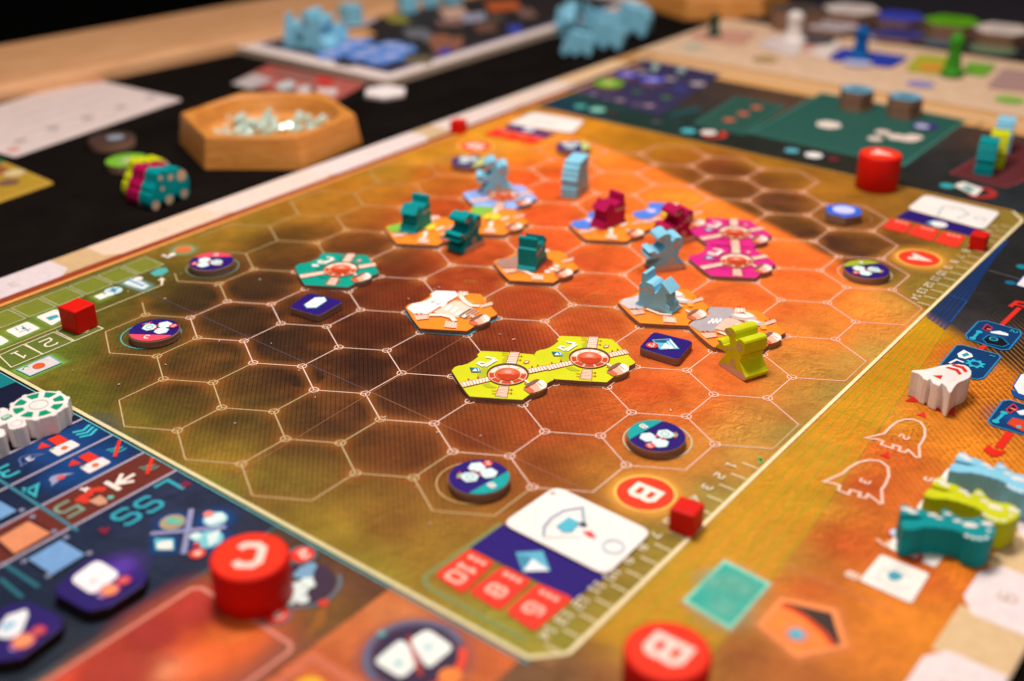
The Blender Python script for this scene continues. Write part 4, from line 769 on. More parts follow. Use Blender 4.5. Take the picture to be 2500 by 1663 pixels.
def dome_art(shade, icon_):
    r_ = PR(TZ)
    c_ = T4([(742, 857)])[0]
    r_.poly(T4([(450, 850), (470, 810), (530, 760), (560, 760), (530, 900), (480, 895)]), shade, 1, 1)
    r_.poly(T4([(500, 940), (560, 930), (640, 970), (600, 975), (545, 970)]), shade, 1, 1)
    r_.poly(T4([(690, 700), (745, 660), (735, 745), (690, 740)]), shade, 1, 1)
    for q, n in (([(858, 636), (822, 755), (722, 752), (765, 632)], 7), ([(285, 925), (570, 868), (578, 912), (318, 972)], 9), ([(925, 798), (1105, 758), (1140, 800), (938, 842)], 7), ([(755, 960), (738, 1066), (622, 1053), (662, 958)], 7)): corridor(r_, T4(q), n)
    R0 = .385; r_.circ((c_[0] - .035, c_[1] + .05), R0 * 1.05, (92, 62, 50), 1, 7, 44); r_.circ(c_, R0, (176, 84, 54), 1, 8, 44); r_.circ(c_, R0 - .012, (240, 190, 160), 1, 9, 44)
    for k in range(9):
        a0 = k * 40 + 8; outer = circle(c_[0], c_[1], R0 * .92, 6, a0, a0 + 32); inner = circle(c_[0], c_[1], R0 * .68, 6, a0, a0 + 32)[::-1]
        up = 60 < (a0 + 16 + 0) % 360 < 200; r_.poly(outer + inner, (248, 224, 208) if up else (196, 68, 34), 1, 11)
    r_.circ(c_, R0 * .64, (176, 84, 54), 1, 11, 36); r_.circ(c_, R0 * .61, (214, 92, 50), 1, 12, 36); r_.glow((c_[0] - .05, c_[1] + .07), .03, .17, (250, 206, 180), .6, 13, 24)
    r_.poly(T4([(640, 850), (680, 862), (740, 856), (800, 868), (850, 856), (846, 885), (800, 912), (740, 922), (680, 905), (650, 880)]), (206, 66, 30), .8, 15)
    drum(r_)
    r_.poly(T4([(890, 728), (915, 712), (955, 716), (945, 738), (900, 746)]), (214, 104, 70), 1, 3); r_.poly(T4([(905, 728), (940, 720), (938, 736), (908, 740)]), (246, 222, 208), 1, 5)
    for q in ([(690, 640), (742, 648)], [(690, 662), (742, 668)], [(590, 1000), (640, 1008)], [(590, 1028), (630, 1034)]): r_.line(T4(q), .014, BRN, 1, 3)
    r_.line(T4([(535, 682), (575, 690), (612, 697), (598, 722), (500, 768), (455, 745), (480, 730), (520, 738)]), .055, (250, 244, 230), 1, 5); r_.line(T4([(532, 776), (640, 712)]), .04, (250, 244, 230), 1, 6)
    if icon_:
        r_.poly(T4([(378, 783), (470, 783), (490, 828), (395, 826)]), (70, 146, 184), 1, 5); r_.poly(T4([(402, 820), (434, 796), (452, 822)]), (250, 250, 250), 1, 7); r_.line(T4([(458, 790), (470, 822)]), .014, (250, 250, 250), 1, 7); r_.poly(T4([(378, 783), (425, 792), (395, 824)]), (44, 96, 130), 1, 6)
    else: r_.poly(T4([(395, 780), (470, 780), (480, 815), (405, 815)]), (214, 234, 228), 1, 5)
    return r_
def bay_art(corner, mark_, variant):
    r_ = PR(TZ); OG = (246, 140, 40)
    r_.poly(T3([(1346, 760), (1372, 735), (1410, 714), (1480, 704), (1540, 684), (1590, 650), (1575, 628), (1620, 592), (1812, 600), (1835, 640), (1540, 815), (1415, 812)]), corner, 1, 2)
    def cor(q, n): corridor(r_, T3(q), n)
    cor([(1845, 600), (1930, 604), (1925, 640), (1820, 650)], 3); cor([(1410, 830), (1540, 822), (1560, 862), (1445, 878)], 6); cor([(2040, 735), (2160, 700), (2170, 730), (2060, 760)], 6); cor([(1720, 880), (1830, 900), (1820, 955), (1700, 945)], 7)
    if variant == 0:
        r_.poly(T3([(1600, 800), (1800, 690), (1880, 700), (1990, 770), (1960, 840), (1830, 850), (1700, 838)]), (244, 206, 184), 1, 4); r_.line(T3([(1570, 815), (1830, 655)]), .03, (222, 110, 60), 1, 5)
        for q in ([(1860, 650), (1900, 700), (1960, 740), (2040, 745)], [(1560, 830), (1680, 830), (1770, 850), (1810, 890)]): r_.line(T3(q), .13, (226, 130, 84), 1, 7); r_.line(T3(q), .1, (252, 232, 220), 1, 8)
        for i_ in range(4):
            for j_ in range(3):
                x_ = 1690 + 56 * i_ - 40 * j_ + 30; y_ = 790 + 22 * i_ - 36 * j_ - 10; r_.poly(T3([(x_ - 25, y_), (x_ + 3, y_ - 22), (x_ + 40, y_ - 14), (x_ + 12, y_ + 12)]), (255, 240, 230), 1, 6)
        r_.poly(T3([(1835, 838), (1950, 765), (2040, 790), (1905, 865)]), (118, 92, 74), 1, 5)
        for k in range(3): r_.line(T3([(1865 + 32 * k, 845 + 8 * k), (1975 + 30 * k, 780 + 6 * k)]), .03, (240, 180, 150), 1, 7)
        r_.poly(T3([(1900, 690), (1960, 672), (2030, 712), (1960, 722)]), (250, 150, 60), 1, 4)
    elif variant == 1:
        r_.poly(T3([(1640, 780), (1760, 700), (1930, 720), (1960, 800), (1830, 870), (1680, 850)]), (190, 74, 34), 1, 4); r_.poly(T3([(1760, 740), (1850, 690), (1960, 740), (1890, 800)]), (150, 52, 26), 1, 5)
        for q in ((1980, 800), (1930, 830), (1880, 860), (1990, 850)): r_.poly(rquad(T3([(q[0] - 40, q[1]), (q[0], q[1] - 22), (q[0] + 40, q[1]), (q[0], q[1] + 22)]), .04), (250, 222, 206), 1, 6)
        r_.line(T3([(1560, 830), (1640, 850), (1720, 900)]), .1, PK, 1, 6); r_.circ(T3([(1650, 800)])[0], .06, (250, 226, 214), 1, 7)
    elif variant == 2:
        r_.glow(T3([(1800, 740)])[0], .2, .34, (240, 200, 60), .95, 5, 24); r_.circ(T3([(1800, 740)])[0], .2, (238, 206, 60), 1, 7); r_.poly(T3([(1720, 780), (1790, 760), (1800, 790), (1740, 800)]), (150, 130, 40), 1, 8)
        for q in ([(1560, 830), (1660, 800)], [(1900, 780), (1990, 740)], [(1790, 800), (1770, 900)], [(1850, 650), (1830, 710)]): r_.line(T3(q), .1, PK, 1, 4)
        r_.poly(T3([(1620, 840), (1700, 820), (1700, 870), (1640, 890)]), (236, 120, 40), 1, 4); r_.line(T3([(1600, 820), (1700, 790), (1900, 800)]), .012, BRN, 1, 9)
    else:
        r_.poly(T3([(1560, 790), (1700, 700), (1800, 690), (1860, 760), (1760, 840)]), (240, 190, 170), 1, 4)
        for q, s_ in (((1880, 690), .26), ((1960, 740), .2), ((1840, 780), .22)):
            f = Fr(*T3([q])[0], 15, s_); r_.poly(f(*[(math.cos(a_) * 1.1, math.sin(a_) * .62) for a_ in np.linspace(0, 6.0, 16)]), (206, 180, 168), 1, 5 + int(s_ * 10)); r_.poly(f(*[(math.cos(a_) * .7 - .2, math.sin(a_) * .35 + .15) for a_ in np.linspace(0, 6.0, 12)]), (240, 226, 220), 1, 9)
        r_.line(T3([(1560, 830), (1700, 850), (1900, 850)]), .04, BRN, 1, 7); r_.line(T3([(1580, 820), (1690, 870), (1800, 880)]), .07, PK, 1, 8); r_.poly(T3([(1900, 640), (1950, 650), (1990, 680), (1940, 690)]), (250, 236, 226), 1, 7)
        r_.poly(T3([(1990, 770), (2050, 760), (2040, 800), (1990, 800)]), (236, 160, 60), 1, 8)
    if mark_ == 'plain': r_.poly(T3([(1565, 705), (1590, 685), (1625, 692), (1600, 714)]), (206, 200, 204), 1, 5); r_.poly(T3([(1618, 722), (1640, 702), (1675, 710), (1652, 730)]), (206, 200, 204), 1, 5)
    if mark_ == 'waves':
        for k in range(3): r_.line(T3([(1530 + 38 * k, 745), (1545 + 38 * k, 728), (1570 + 38 * k, 722), (1590 + 38 * k, 700)]), .045, (250, 246, 244), 1, 5)
    if mark_ == 'spot': r_.circ(T3([(1590, 705)])[0], .13, (214, 200, 236), 1, 5)
    # antenna drum, in the same corner as on the dome tiles
    drum(r_); r_.line(T3([(1950, 880), (2070, 850)]), .012, BRN, 1, 3)
    return r_
TOPM = {}
def topmat(rgb):
    k = tuple(rgb)
    if k not in TOPM: TOPM[k] = painted('tile_face_%d_%d_%d' % k, rgb, .38, .12)
    return TOPM[k]
def hex_tile(c, face, art, label, rot=0, group='hexagonal building tiles on the map'):
    root = empty('hexagon_tile', (c[0], c[1], .004), math.radians(rot)); tag(root, label, 'hexagon tile', group)
    b = MB(); b.prism(OUTL, 0, TZ, (0, 1, 0)); b.build('cardboard_base', [CARD, topmat(face)], root, bevel=.008)
    art.build('printed_face', root); return root
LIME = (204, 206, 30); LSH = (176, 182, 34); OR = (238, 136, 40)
GRN = (8, 152, 132); MAG = (214, 40, 130)
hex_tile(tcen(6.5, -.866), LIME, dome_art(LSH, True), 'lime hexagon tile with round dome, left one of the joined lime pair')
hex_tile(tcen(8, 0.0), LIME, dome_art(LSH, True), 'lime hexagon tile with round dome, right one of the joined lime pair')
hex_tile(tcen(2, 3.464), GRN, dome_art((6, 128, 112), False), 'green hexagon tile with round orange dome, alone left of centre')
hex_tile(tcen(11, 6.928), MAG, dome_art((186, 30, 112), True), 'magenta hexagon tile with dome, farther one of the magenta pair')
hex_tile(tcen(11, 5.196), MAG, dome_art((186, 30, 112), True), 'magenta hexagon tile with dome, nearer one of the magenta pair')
hex_tile(tcen(5, 1.732), OR, bay_art((250, 240, 236), 'plain', 0), 'orange hexagon tile with white corner and white panels, nothing standing on it')
hex_tile(tcen(6.5, 4.33), OR, bay_art((170, 130, 116), '', 1), 'orange hexagon tile with grey-brown corner under the nearest teal building')
hex_tile(tcen(3.5, 6.062), OR, bay_art((130, 186, 70), '', 2), 'orange hexagon tile with green corner under the left teal building')
hex_tile(tcen(5, 6.928), OR, bay_art((130, 186, 70), '', 2), 'orange hexagon tile with green corner and yellow dome behind the teal robot, bare of pieces')
hex_tile(tcen(5, 8.66), (150, 180, 240), dome_art((120, 150, 220), False), 'pale blue hexagon tile under the far light blue robot')
hex_tile(tcen(8, 6.928), OR, bay_art((80, 130, 226), 'spot', 2), 'orange hexagon tile with blue corner under the magenta building')
hex_tile(tcen(9.5, 7.794), OR, bay_art((80, 130, 226), 'spot', 2), 'orange hexagon tile with blue corner just behind the magenta robot')
hex_tile(tcen(9.5, 2.598), OR, bay_art((204, 194, 198), '', 3), 'orange and light grey hexagon tile under the light blue building')
hex_tile(tcen(11, 1.732), OR, bay_art((176, 166, 170), 'waves', 3), 'orange and grey hexagon tile with white wave mark behind the lime robot')
# ================================================================== round discs
def disc(px, py, seg, ang, label, z=0.0, let='C'):
    c = at(px, py, .17)
    root = empty('round_disc', (c[0], c[1], .004 + z)); tag(root, label, 'round token', 'round mission discs on the map')
    b = MB(); rings = []
    for rr, zz in ((.50, 0), (.515, .02), (.515, .15), (.50, .168)): rings.append([(x, y, zz) for x, y in circle(0, 0, rr, 48)])
    b.loft(rings, 0, True, False); b.build('cardboard_base', [CARD], root)
    r_ = PR(.166); r_.circ((0, 0), .5, PURPLE, 1, 0, 56)
    f = Fr(0, 0, ang, 1)
    r_.poly([f((.5 * math.cos(math.radians(a)), .5 * math.sin(math.radians(a))))[0] for a in range(-160 + 10, -20, 6)], seg, 1, 3)
    for q in ((-.13, .08), (.14, .22), (.17, -.04)): r_.poly(circle(*f(q)[0], .155, 6, 30 + ang, 390 + ang)[:6], (214, 236, 234), 1, 5)
    for q in ((.0, .16), (.02, .03)): r_.poly(f((q[0] - .04, q[1]), (q[0] + .04, q[1] + .04), (q[0] + .04, q[1] - .04)), (226, 60, 50), 1, 8)
    r_.circ(f((.34, .18))[0], .085, (224, 50, 44), 1, 7, 16); r_.text('2', f((.35, .18))[0], .09, .02, (250, 210, 200), 1, 9, ang); r_.ring(f((-.13, .08))[0], .07, .018, (150, 176, 190), 1, 7, 12)
    r_.poly(f((-.30, .22), (-.22, .28), (-.16, .22), (-.24, .16)), (190, 230, 200), 1, 6); r_.line(f((-.32, .16), (-.16, .30)), .03, (220, 50, 110), 1, 8); r_.poly(f((-.30, .2), (-.25, .25), (-.22, .2)), (90, 190, 80), 1, 8)
    r_.text(let, f((-.02, -.34))[0], .12, .028, (250, 236, 230), 1, 6, ang)
    r_.build('printed_face', root); return root
disc(355, 760, (238, 76, 96), 32, 'round purple disc with pink rim segment lettered C near the big red cube', let='C')
disc(487, 602, (232, 70, 100), 218, 'round purple disc with pink segment at its far side, near the olive side track')
disc(1103, 1098, (24, 160, 160), 80, 'round purple and teal disc nearest the white corner card', let='B')
disc(1511, 1003, (24, 160, 160), 258, 'round purple and teal disc beside the glowing letter B spot', let='B')
disc(1995, 620, (160, 176, 40), 228, 'round purple and olive green disc near the letter A spot', let='A')
disc(1080, 371, (196, 206, 120), 105, 'round purple and pale green disc left of the far light blue robot', let='A')
disc(1320, 336, (196, 206, 120), 126, 'round purple and pale green disc farthest away on the map', let='A')
# ================================================================== square tokens
def square_token(corners, label, deco, face=PURPLE, zt=.17, cat='square token'):
    cx = sum(a[0] for a in corners) / 4; cy = sum(a[1] for a in corners) / 4; q = rquad([(a[0] - cx, a[1] - cy) for a in corners], .12)
    root = empty('square_token', (cx, cy, .004)); tag(root, label, cat, 'small rounded purple tokens')
    b = MB(); b.prism(q, 0, zt, (0, 1, 0)); b.build('cardboard_base', [CARD, topmat(face)], root, bevel=.015)
    r_ = PR(zt); deco(r_, lambda P: [(a[0] - cx, a[1] - cy) for a in P]); r_.build('printed_face', root); return root
Q = lambda f, P, z=.17: f(P, z)
square_token(Q(Z5, [(450, 1030), (600, 865), (1005, 965), (850, 1150)]), 'purple rounded token with pale blue crystal and x3 in a red circle', lambda r_, k: [
    r_.poly(k(Q(Z5, [(583, 952), (770, 942), (862, 1045), (665, 1052)])), (100, 190, 214), 1, 2), r_.poly(k(Q(Z5, [(600, 960), (765, 952), (720, 985), (625, 980)])), (44, 92, 130), 1, 4), r_.poly(k(Q(Z5, [(672, 1045), (718, 988), (812, 1046)])), (236, 246, 248), 1, 5),
    r_.line(k(Q(Z5, [(765, 960), (835, 1040)])), .035, (240, 250, 252), 1, 6), r_.line(k(Q(Z5, [(735, 970), (800, 1040)])), .02, (240, 250, 252), 1, 6), r_.circ(k(Q(Z5, [(586, 1013)]))[0], .125, (214, 60, 50), 1, 6, 24),
    r_.text('3', k(Q(Z5, [(578, 1018)]))[0], .1, .026, (250, 214, 204), 1, 9, -90), r_.text('x', k(Q(Z5, [(606, 1008)]))[0], .08, .022, (250, 214, 204), 1, 9, -90)])
square_token(Q(Z3, [(215, 745), (410, 605), (745, 690), (500, 830)]), 'purple rounded token with white hexagon mark under the green tile', lambda r_, k: [
    r_.poly(k(Q(Z3, [(360, 728), (465, 658), (560, 654), (580, 690), (480, 758), (388, 760)])), (120, 196, 220), 1, 2), r_.poly(k(Q(Z3, [(370, 728), (468, 662), (556, 659), (572, 690), (476, 752), (392, 754)])), (240, 246, 246), 1, 4), r_.line(k(Q(Z3, [(430, 720), (510, 675), (530, 690), (450, 735)])), .018, (170, 200, 210), 1, 6, True)])
c = at(1942, 484, .25); root = empty('hexagon_marker', (c[0], c[1], .004)); tag(root, 'raised bright blue hexagonal marker with pale centre on the dark hexagons', 'marker')
b = MB(); b.prism(circle(0, 0, .5, 6, 0, 360), 0, .25, (0, 1, 0)); b.build('cardboard_base', [CARD, topmat((44, 100, 220))], root, bevel=.03)
r_ = PR(.25); r_.circ((0, 0), .28, (206, 206, 246), 1, 2, 20); r_.build('printed_face', root)
def big_token(pts, label, deco):
    P = ZC(pts, .2); cx = sum(a[0] for a in P) / len(P); cy = sum(a[1] for a in P) / len(P)
    root = empty('wide_token', (cx, cy, .004)); tag(root, label, 'token', 'dark purple tokens on the launch panel')
    b = MB(); b.prism([(a[0] - cx, a[1] - cy) for a in P], 0, .2, (0, 1, 0)); b.build('cardboard_base', [topmat((40, 26, 22)), topmat((44, 30, 100))], root, bevel=.03)
    r_ = PR(.2); k = lambda P: [(a[0] - cx, a[1] - cy) for a in P]; deco(r_, lambda P_: k(ZC(P_, .2))); r_.build('printed_face', root)
big_token([(440, 800), (700, 560), (780, 530), (960, 540), (1190, 640), (1215, 690), (1180, 770), (900, 950), (740, 985), (680, 970), (460, 850)], 'purple token with a large white square beside the blue printed square', lambda r_, k: [
    r_.glow(k([(1000, 620)])[0], .1, .5, (96, 60, 170), .8, 1), r_.poly(rquad(k([(570, 735), (800, 565), (1000, 690), (765, 865)]), .14), (244, 236, 240), 1, 5), r_.circ(k([(905, 820)])[0], .12, (240, 150, 100), 1, 6, 24), r_.ring(k([(905, 820)])[0], .13, .03, (190, 60, 120), 1, 7), r_.circ(k([(850, 855)])[0], .08, (170, 140, 190), 1, 5), r_.circ(k([(1020, 745)])[0], .09, (214, 96, 86), 1, 8, 20), r_.ring(k([(1020, 745)])[0], .095, .025, (180, 30, 100), 1, 9), r_.circ(k([(770, 740)])[0], .05, (246, 214, 210), 1, 8, 14)])
big_token([(-260, 1150), (60, 930), (230, 900), (480, 1010), (520, 1060), (500, 1130), (180, 1370), (0, 1400), (-120, 1380), (-260, 1300)], 'purple token with a pale blue ship mark at the lower left', lambda r_, k: [
    r_.poly(k([(-40, 1170), (60, 1030), (220, 975), (235, 1020), (190, 1140), (150, 1200), (60, 1220), (-30, 1205)]), (236, 236, 240), 1, 4), r_.line(k([(20, 1140), (120, 1090)]), .12, (140, 200, 226), .9, 6), r_.circ(k([(195, 1240)])[0], .14, (240, 150, 100), 1, 6, 24), r_.ring(k([(195, 1240)])[0], .15, .03, (190, 60, 120), 1, 7), r_.circ(k([(130, 1285)])[0], .08, (170, 140, 190), 1, 5), r_.circ(k([(320, 1160)])[0], .09, (206, 90, 86), 1, 8, 20), r_.ring(k([(320, 1160)])[0], .095, .025, (180, 30, 100), 1, 9)])
# ================================================================== white cards in the corner spaces
def corner_card(q, label, deco):
    cx = sum(a[0] for a in q) / 4; cy = sum(a[1] for a in q) / 4; k = lambda P: [(a[0] - cx, a[1] - cy) for a in P]
    root = empty('white_card', (cx, cy, .02)); tag(root, label, 'card', 'white cards in the corner spaces')
    b = MB(); b.prism(rquad(k(q), .2), 0, .03, (1, 0, 1)); b.build('card_sheet', [topmat((244, 232, 226)), CARD], root)
    r_ = PR(.03); deco(r_, k); r_.build('printed_face', root)
zc = .05
corner_card(nat and [nat(*p_, zc) for p_ in ((600 + 2110 / 2.785, 1100 + 240 / 2.785), (600 + 1740 / 2.785, 1100 + 495 / 2.785), (1300 + 500 / 2.785, 1100 + 850 / 2.785), (1300 + 815 / 2.785, 1100 + 550 / 2.785))],
    'white card with blue crystal drawing above the purple and red tabs in the near corner', lambda r_, k: [
    r_.line(k(ZE([(75, 590), (80, 520), (130, 460), (215, 410), (340, 390), (350, 480)], zc)), .06, (160, 176, 190), 1, 2), r_.line(k(ZE([(75, 590), (340, 590)], zc)), .03, (214, 214, 216), 1, 2), r_.poly(k(ZE([(160, 520), (245, 455), (325, 495), (270, 560), (205, 560)], zc)), (90, 186, 206), 1, 4), r_.poly(k(ZE([(310, 500), (355, 490), (375, 515), (340, 525)], zc)), (40, 80, 100), 1, 6),
    r_.poly(k(ZE([(340, 555), (400, 555), (435, 600), (380, 590)], zc)), (226, 70, 70), 1, 5), r_.ring(k(ZE([(550, 655)], zc))[0], .16, .05, (190, 206, 214), 1, 4, 20), r_.circ(k(ZE([(138, 290)], zc))[0], .05, (206, 196, 192), 1, 4, 12)])
corner_card(ZI([(1320, 470), (1480, 345), (2150, 500), (2000, 655)], zc), 'white card with faint blue drawing in the far right corner space', lambda r_, k: [r_.line(k(ZI([(1590, 530), (1640, 450), (1800, 470), (1870, 520), (1760, 560)], zc)), .05, (170, 200, 206), 1, 2), r_.ring(k(ZI([(1970, 560)], zc))[0], .14, .05, (190, 214, 220), 1, 2, 16)])
corner_card(ZP([(1150, 790), (1310, 715), (1640, 770), (1560, 850)], zc), 'plain white card in the far left corner space', lambda r_, k: r_.line(k(ZP([(1300, 760), (1450, 790)], zc)), .1, (222, 206, 196), 1, 2))
# ================================================================== red pieces
REDM = painted('red_paint', (214, 24, 14), .42, .15)
def red_cube(base, e, ang, label):
    o = MB(); h_ = e / 2; o.prism([(-h_, -h_), (h_, -h_), (h_, h_), (-h_, h_)], 0, e)
    ob = o.build('red_cube', [REDM], None, (base[0], base[1], .008), bevel=.03, rotz=math.radians(ang)); tag(ob, label, 'cube', 'red wooden cubes'); return ob
red_cube((-2.32, -1.20), .53, 5, 'largest red wooden cube on the numbered side track near the left edge')
def cube_at(px, py, e, ang, label): c_ = at(px, py); red_cube(c_, e, ang, label)
cube_at(1578, 1216, .42, 6, 'red wooden cube on the near number track beside the letter B')
cube_at(2250, 572, .38, 4, 'red wooden cube beside the far right corner card')
cube_at(1056, 306, .40, 8, 'red wooden cube at the far left edge of the map')
def red_cyl(c_, r0, H, ch, label, zb=.008):
    root = empty('red_cylinder', (c_[0], c_[1], zb)); tag(root, label, 'cylinder marker', 'red lettered cylinders')
    b = MB(); rings = [[(x, y, zz) for x, y in circle(0, 0, rr, 64)] for rr, zz in ((r0 - .03, 0), (r0, .03), (r0, H - .04), (r0 - .012, H - .012), (r0 - .04, H))]
    b.loft(rings); o = b.build('body', [REDM], root)
    for pl in o.data.polygons: pl.use_smooth = len(pl.vertices) == 4
    r_ = PR(H); r_.circ((0, 0), r0 - .05, (240, 52, 24), 1, 0, 56); r_.text(ch, (0, 0), .46, .12, (252, 214, 200), 1, 4, -142 if ch == 'C' else -90); r_.build('letter_face', root)
red_cyl((7.13, -4.62), .56, .72, 'C', 'red cylinder with white letter C at the lower left of the board')
red_cyl((12.80, -2.62), .56, .72, 'B', 'red cylinder with white letter B cut by the lower edge of the picture')
red_cyl((7.47, 17.1), .56, .95, 'A', 'red cylinder with white letter A at the far side of the map')
# ================================================================== wooden pieces with a sawn outline
TEALM = painted('teal_paint', (0, 144, 148), .4); LBLUE = painted('light_blue_paint', (138, 206, 232), .45); LIMEM = painted('lime_paint', (206, 210, 20), .42); MAGM = painted('magenta_paint', (178, 14, 78), .42)
WHITEM = painted('white_paint', (238, 228, 222), .55); ROBE = painted('print_beige', (216, 180, 150), .6, .5); DGRN = painted('dark_green_paint', (24, 70, 50), .5); GREENM = painted('green_paint', (62, 146, 34), .45); BLUEM = painted('blue_paint', (6, 92, 168), .45)
_lr = vplane((9.0, 5.6), (9.7, 5.31), 1730, 770, 5.273)
ROBOT = _lr([(105, 610), (112, 572), (198, 488), (192, 464), (150, 440), (95, 414), (68, 388), (76, 368), (112, 355), (100, 330), (78, 292), (100, 298), (140, 312), (158, 345), (166, 374), (246, 370), (250, 330), (240, 268), (212, 252), (192, 222), (178, 185), (186, 160), (208, 150), (262, 146), (292, 162), (316, 196), (324, 232), (318, 282), (326, 308), (340, 316), (352, 298), (368, 290), (402, 306), (434, 334), (441, 362), (438, 445), (430, 488), (402, 512), (386, 524), (396, 545), (382, 572), (384, 600), (430, 730), (462, 792), (444, 832), (415, 842), (385, 828), (130, 680), (106, 640)])
_mx = _lr([(105, 640)])[0][0]; RF = lambda P: [(a - _mx, max(b_, 0)) for a, b_ in _lr(P)]
ROBOT = [(a - _mx, max(b_, 0)) for a, b_ in ROBOT]; RW = max(a for a, _ in ROBOT)
RPR = {'track': RF([(135, 605), (165, 585), (300, 662), (430, 745), (458, 790), (440, 826), (402, 818), (150, 668), (130, 635)]), 'gear': RF([(297, 600)])[0], 'wheel': RF([(375, 405)])[0],
       'chain': RF([(168, 418), (215, 425), (265, 428), (312, 415)]), 'eye': RF([(205, 190), (232, 212), (250, 232), (280, 218), (222, 190)]), 'claw': RF([(95, 305), (128, 318), (146, 345), (160, 382), (140, 360), (122, 330)])}
_bl = vplane((6.39, 6.65), (7.25, 6.68), 1450, 600, 4.1255)
BLD = _bl([(412, 600), (410, 575), (440, 560), (448, 385), (468, 378), (472, 290), (490, 270), (515, 290), (520, 368), (575, 388), (600, 418), (606, 480), (618, 480), (665, 425), (672, 372), (770, 492), (762, 500), (712, 492), (722, 560), (718, 590), (755, 635), (752, 660), (775, 690), (770, 706)])
_mb = min(a for a, _ in BLD); BLD = [(a - _mb, b_) for a, b_ in BLD]
BLD = [(a, max(0, b_ - .11)) for a, b_ in BLD]; BW = max(a for a, _ in BLD)
WIN = [(a - _mb, b_ - .11) for a, b_ in _bl([(470, 437), (525, 450), (575, 465)])]
def upright(name, prof, T, mat, p0, u, v, label, cat, group, prints=None, z=.006, pm=None):
    "profile standing on its foot: p0 = near foot of the face, u = along the face, v = through the thickness"
    u = np.array(u, float); u /= np.linalg.norm(u); v0 = np.array([-u[1], u[0]]); s_ = 1 if np.dot(v0, v) > 0 else -1
    root = empty(name, (p0[0], p0[1], z)); tag(root, label, cat, group)
    n = len(prof); b = MB()
    def w(a, h, t): return (u[0] * a + v0[0] * s_ * t, u[1] * a + v0[1] * s_ * t, h)
    ar = sum(prof[i][0] * prof[(i + 1) % n][1] - prof[(i + 1) % n][0] * prof[i][1] for i in range(n)) * s_
    P = prof if ar > 0 else prof[::-1]
    b.loft([[w(a, h, T) for a, h in P], [w(a, h, 0) for a, h in P]])
    b.build('body', [mat], root, bevel=.012)
    if prints:
        k = MB()
        def sh(pts):
            ar2 = sum(pts[i][0] * pts[(i + 1) % len(pts)][1] - pts[(i + 1) % len(pts)][0] * pts[i][1] for i in range(len(pts))) * s_
            if ar2 < 0: pts = pts[::-1]
            k.poly([w(a, h, -.003) for a, h in pts])
        prints(sh); k.build('printed_markings', [pm or ROBE], root)
    return root
def robot_prints(sh):
    t = RPR['track']; n = len(t)
    a, b_ = np.array(t[0]), np.array(t[3]); sh([tuple(np.array(q)) for q in t])
    for c_, r0, r1 in ((RPR['gear'], .055, .085), (RPR['wheel'], .055, .09)):
        for i in range(12):
            a0, a1 = i * 30 + 3, i * 30 + 27; sh(circle(c_[0], c_[1], r1, 2, a0, a1) + circle(c_[0], c_[1], r0, 2, a0, a1)[::-1])
        sh(circle(c_[0], c_[1], .035, 10))
    for c_ in RPR['chain']: sh(circle(c_[0], c_[1], .028, 8))
    for q in RPR['eye']: sh(circle(q[0], q[1], .03, 8))
    sh(RPR['claw'])
def bld_prints(sh):
    for c_ in WIN: sh(circle(c_[0], c_[1], .045, 10))
def bld_prints_r(sh):
    for c_ in WIN: sh(circle(BW - c_[0], c_[1], .045, 10))
BLDR = [(BW - a, b_) for a, b_ in BLD][::-1]
RG = 'wooden robot pieces'; BGp = 'wooden building pieces'
upright('robot_piece', ROBOT, .56, LIMEM, (9.02, 5.59), (.7, -.29), (.14, .54), 'lime wooden robot with beige printed track standing nearest on the map', 'robot piece', RG, robot_prints)
upright('building_piece', BLD, .42, LBLUE, (6.39, 6.65), (.86, .03), (0, .4), 'light blue wooden building with sloping roof on the grey tile', 'building piece', BGp, bld_prints, z=.12)
upright('robot_piece', ROBOT, .5, LBLUE, (5.68, 8.52), (.41, .56), (-.44, .22), 'light blue wooden robot behind the light blue building', 'robot piece', RG, robot_prints)
upright('robot_piece', ROBOT, .5, TEALM, (1.56, 6.62), (.01, 1), (-.52, .07), 'teal wooden robot between the orange tiles', 'robot piece', RG, robot_prints)
upright('building_piece', BLDR, .45, TEALM, (.02, 6.62), (-.2, .97), (-.38, -.1), 'teal wooden building on the left orange tile with green corner', 'building piece', BGp, bld_prints_r, z=.12)
upright('building_piece', BLD, .45, TEALM, (3.69, 6.65), (-.3, .95), (-.41, -.18), 'teal wooden building on the grey-brown cornered tile, nearest teal one', 'building piece', BGp, bld_prints, z=.12)
upright('building_piece', BLDR, .45, MAGM, (3.5, 9.66), (.15, .87), (-.43, .08), 'magenta wooden building with tall chimney on the blue cornered tile', 'building piece', BGp, bld_prints_r, z=.12)
ux = at(1536, 575); upright('robot_piece', ROBOT, .5, MAGM, (ux[0] - .05, ux[1] + .15), (.3, .75), (-.44, .2), 'magenta wooden robot behind the light blue robot', 'robot piece', RG, robot_prints)
upright('robot_piece', ROBOT, .5, LBLUE, (-.45, 9.8), (.53, .5), (-.45, .3), 'far light blue wooden robot on the pale blue tile', 'robot piece', RG, robot_prints, z=.12)
STP = [(0, 0), (0, .28), (.06, .31), (.02, .36), (.0, .52), (.06, .56), (.06, .66), (.11, .70), (.12, .8), (.2, .84), (.22, .94), (.6, .96), (.9, .98), (.93, .9), (.86, .6), (.9, .4), (.96, .14), (.9, 0), (.72, .02), (.6, .1), (.44, .0)]
upright('rover_piece', STP, .45, LBLUE, (1.56, 11.3), (-.25, .95), (-.42, -.13), 'light blue wooden rover piece with stepped front standing far back on the orange ground', 'rover piece', None, lambda sh: [sh(circle(.25, .2, .1, 12)), sh(circle(.7, .22, .1, 12))])
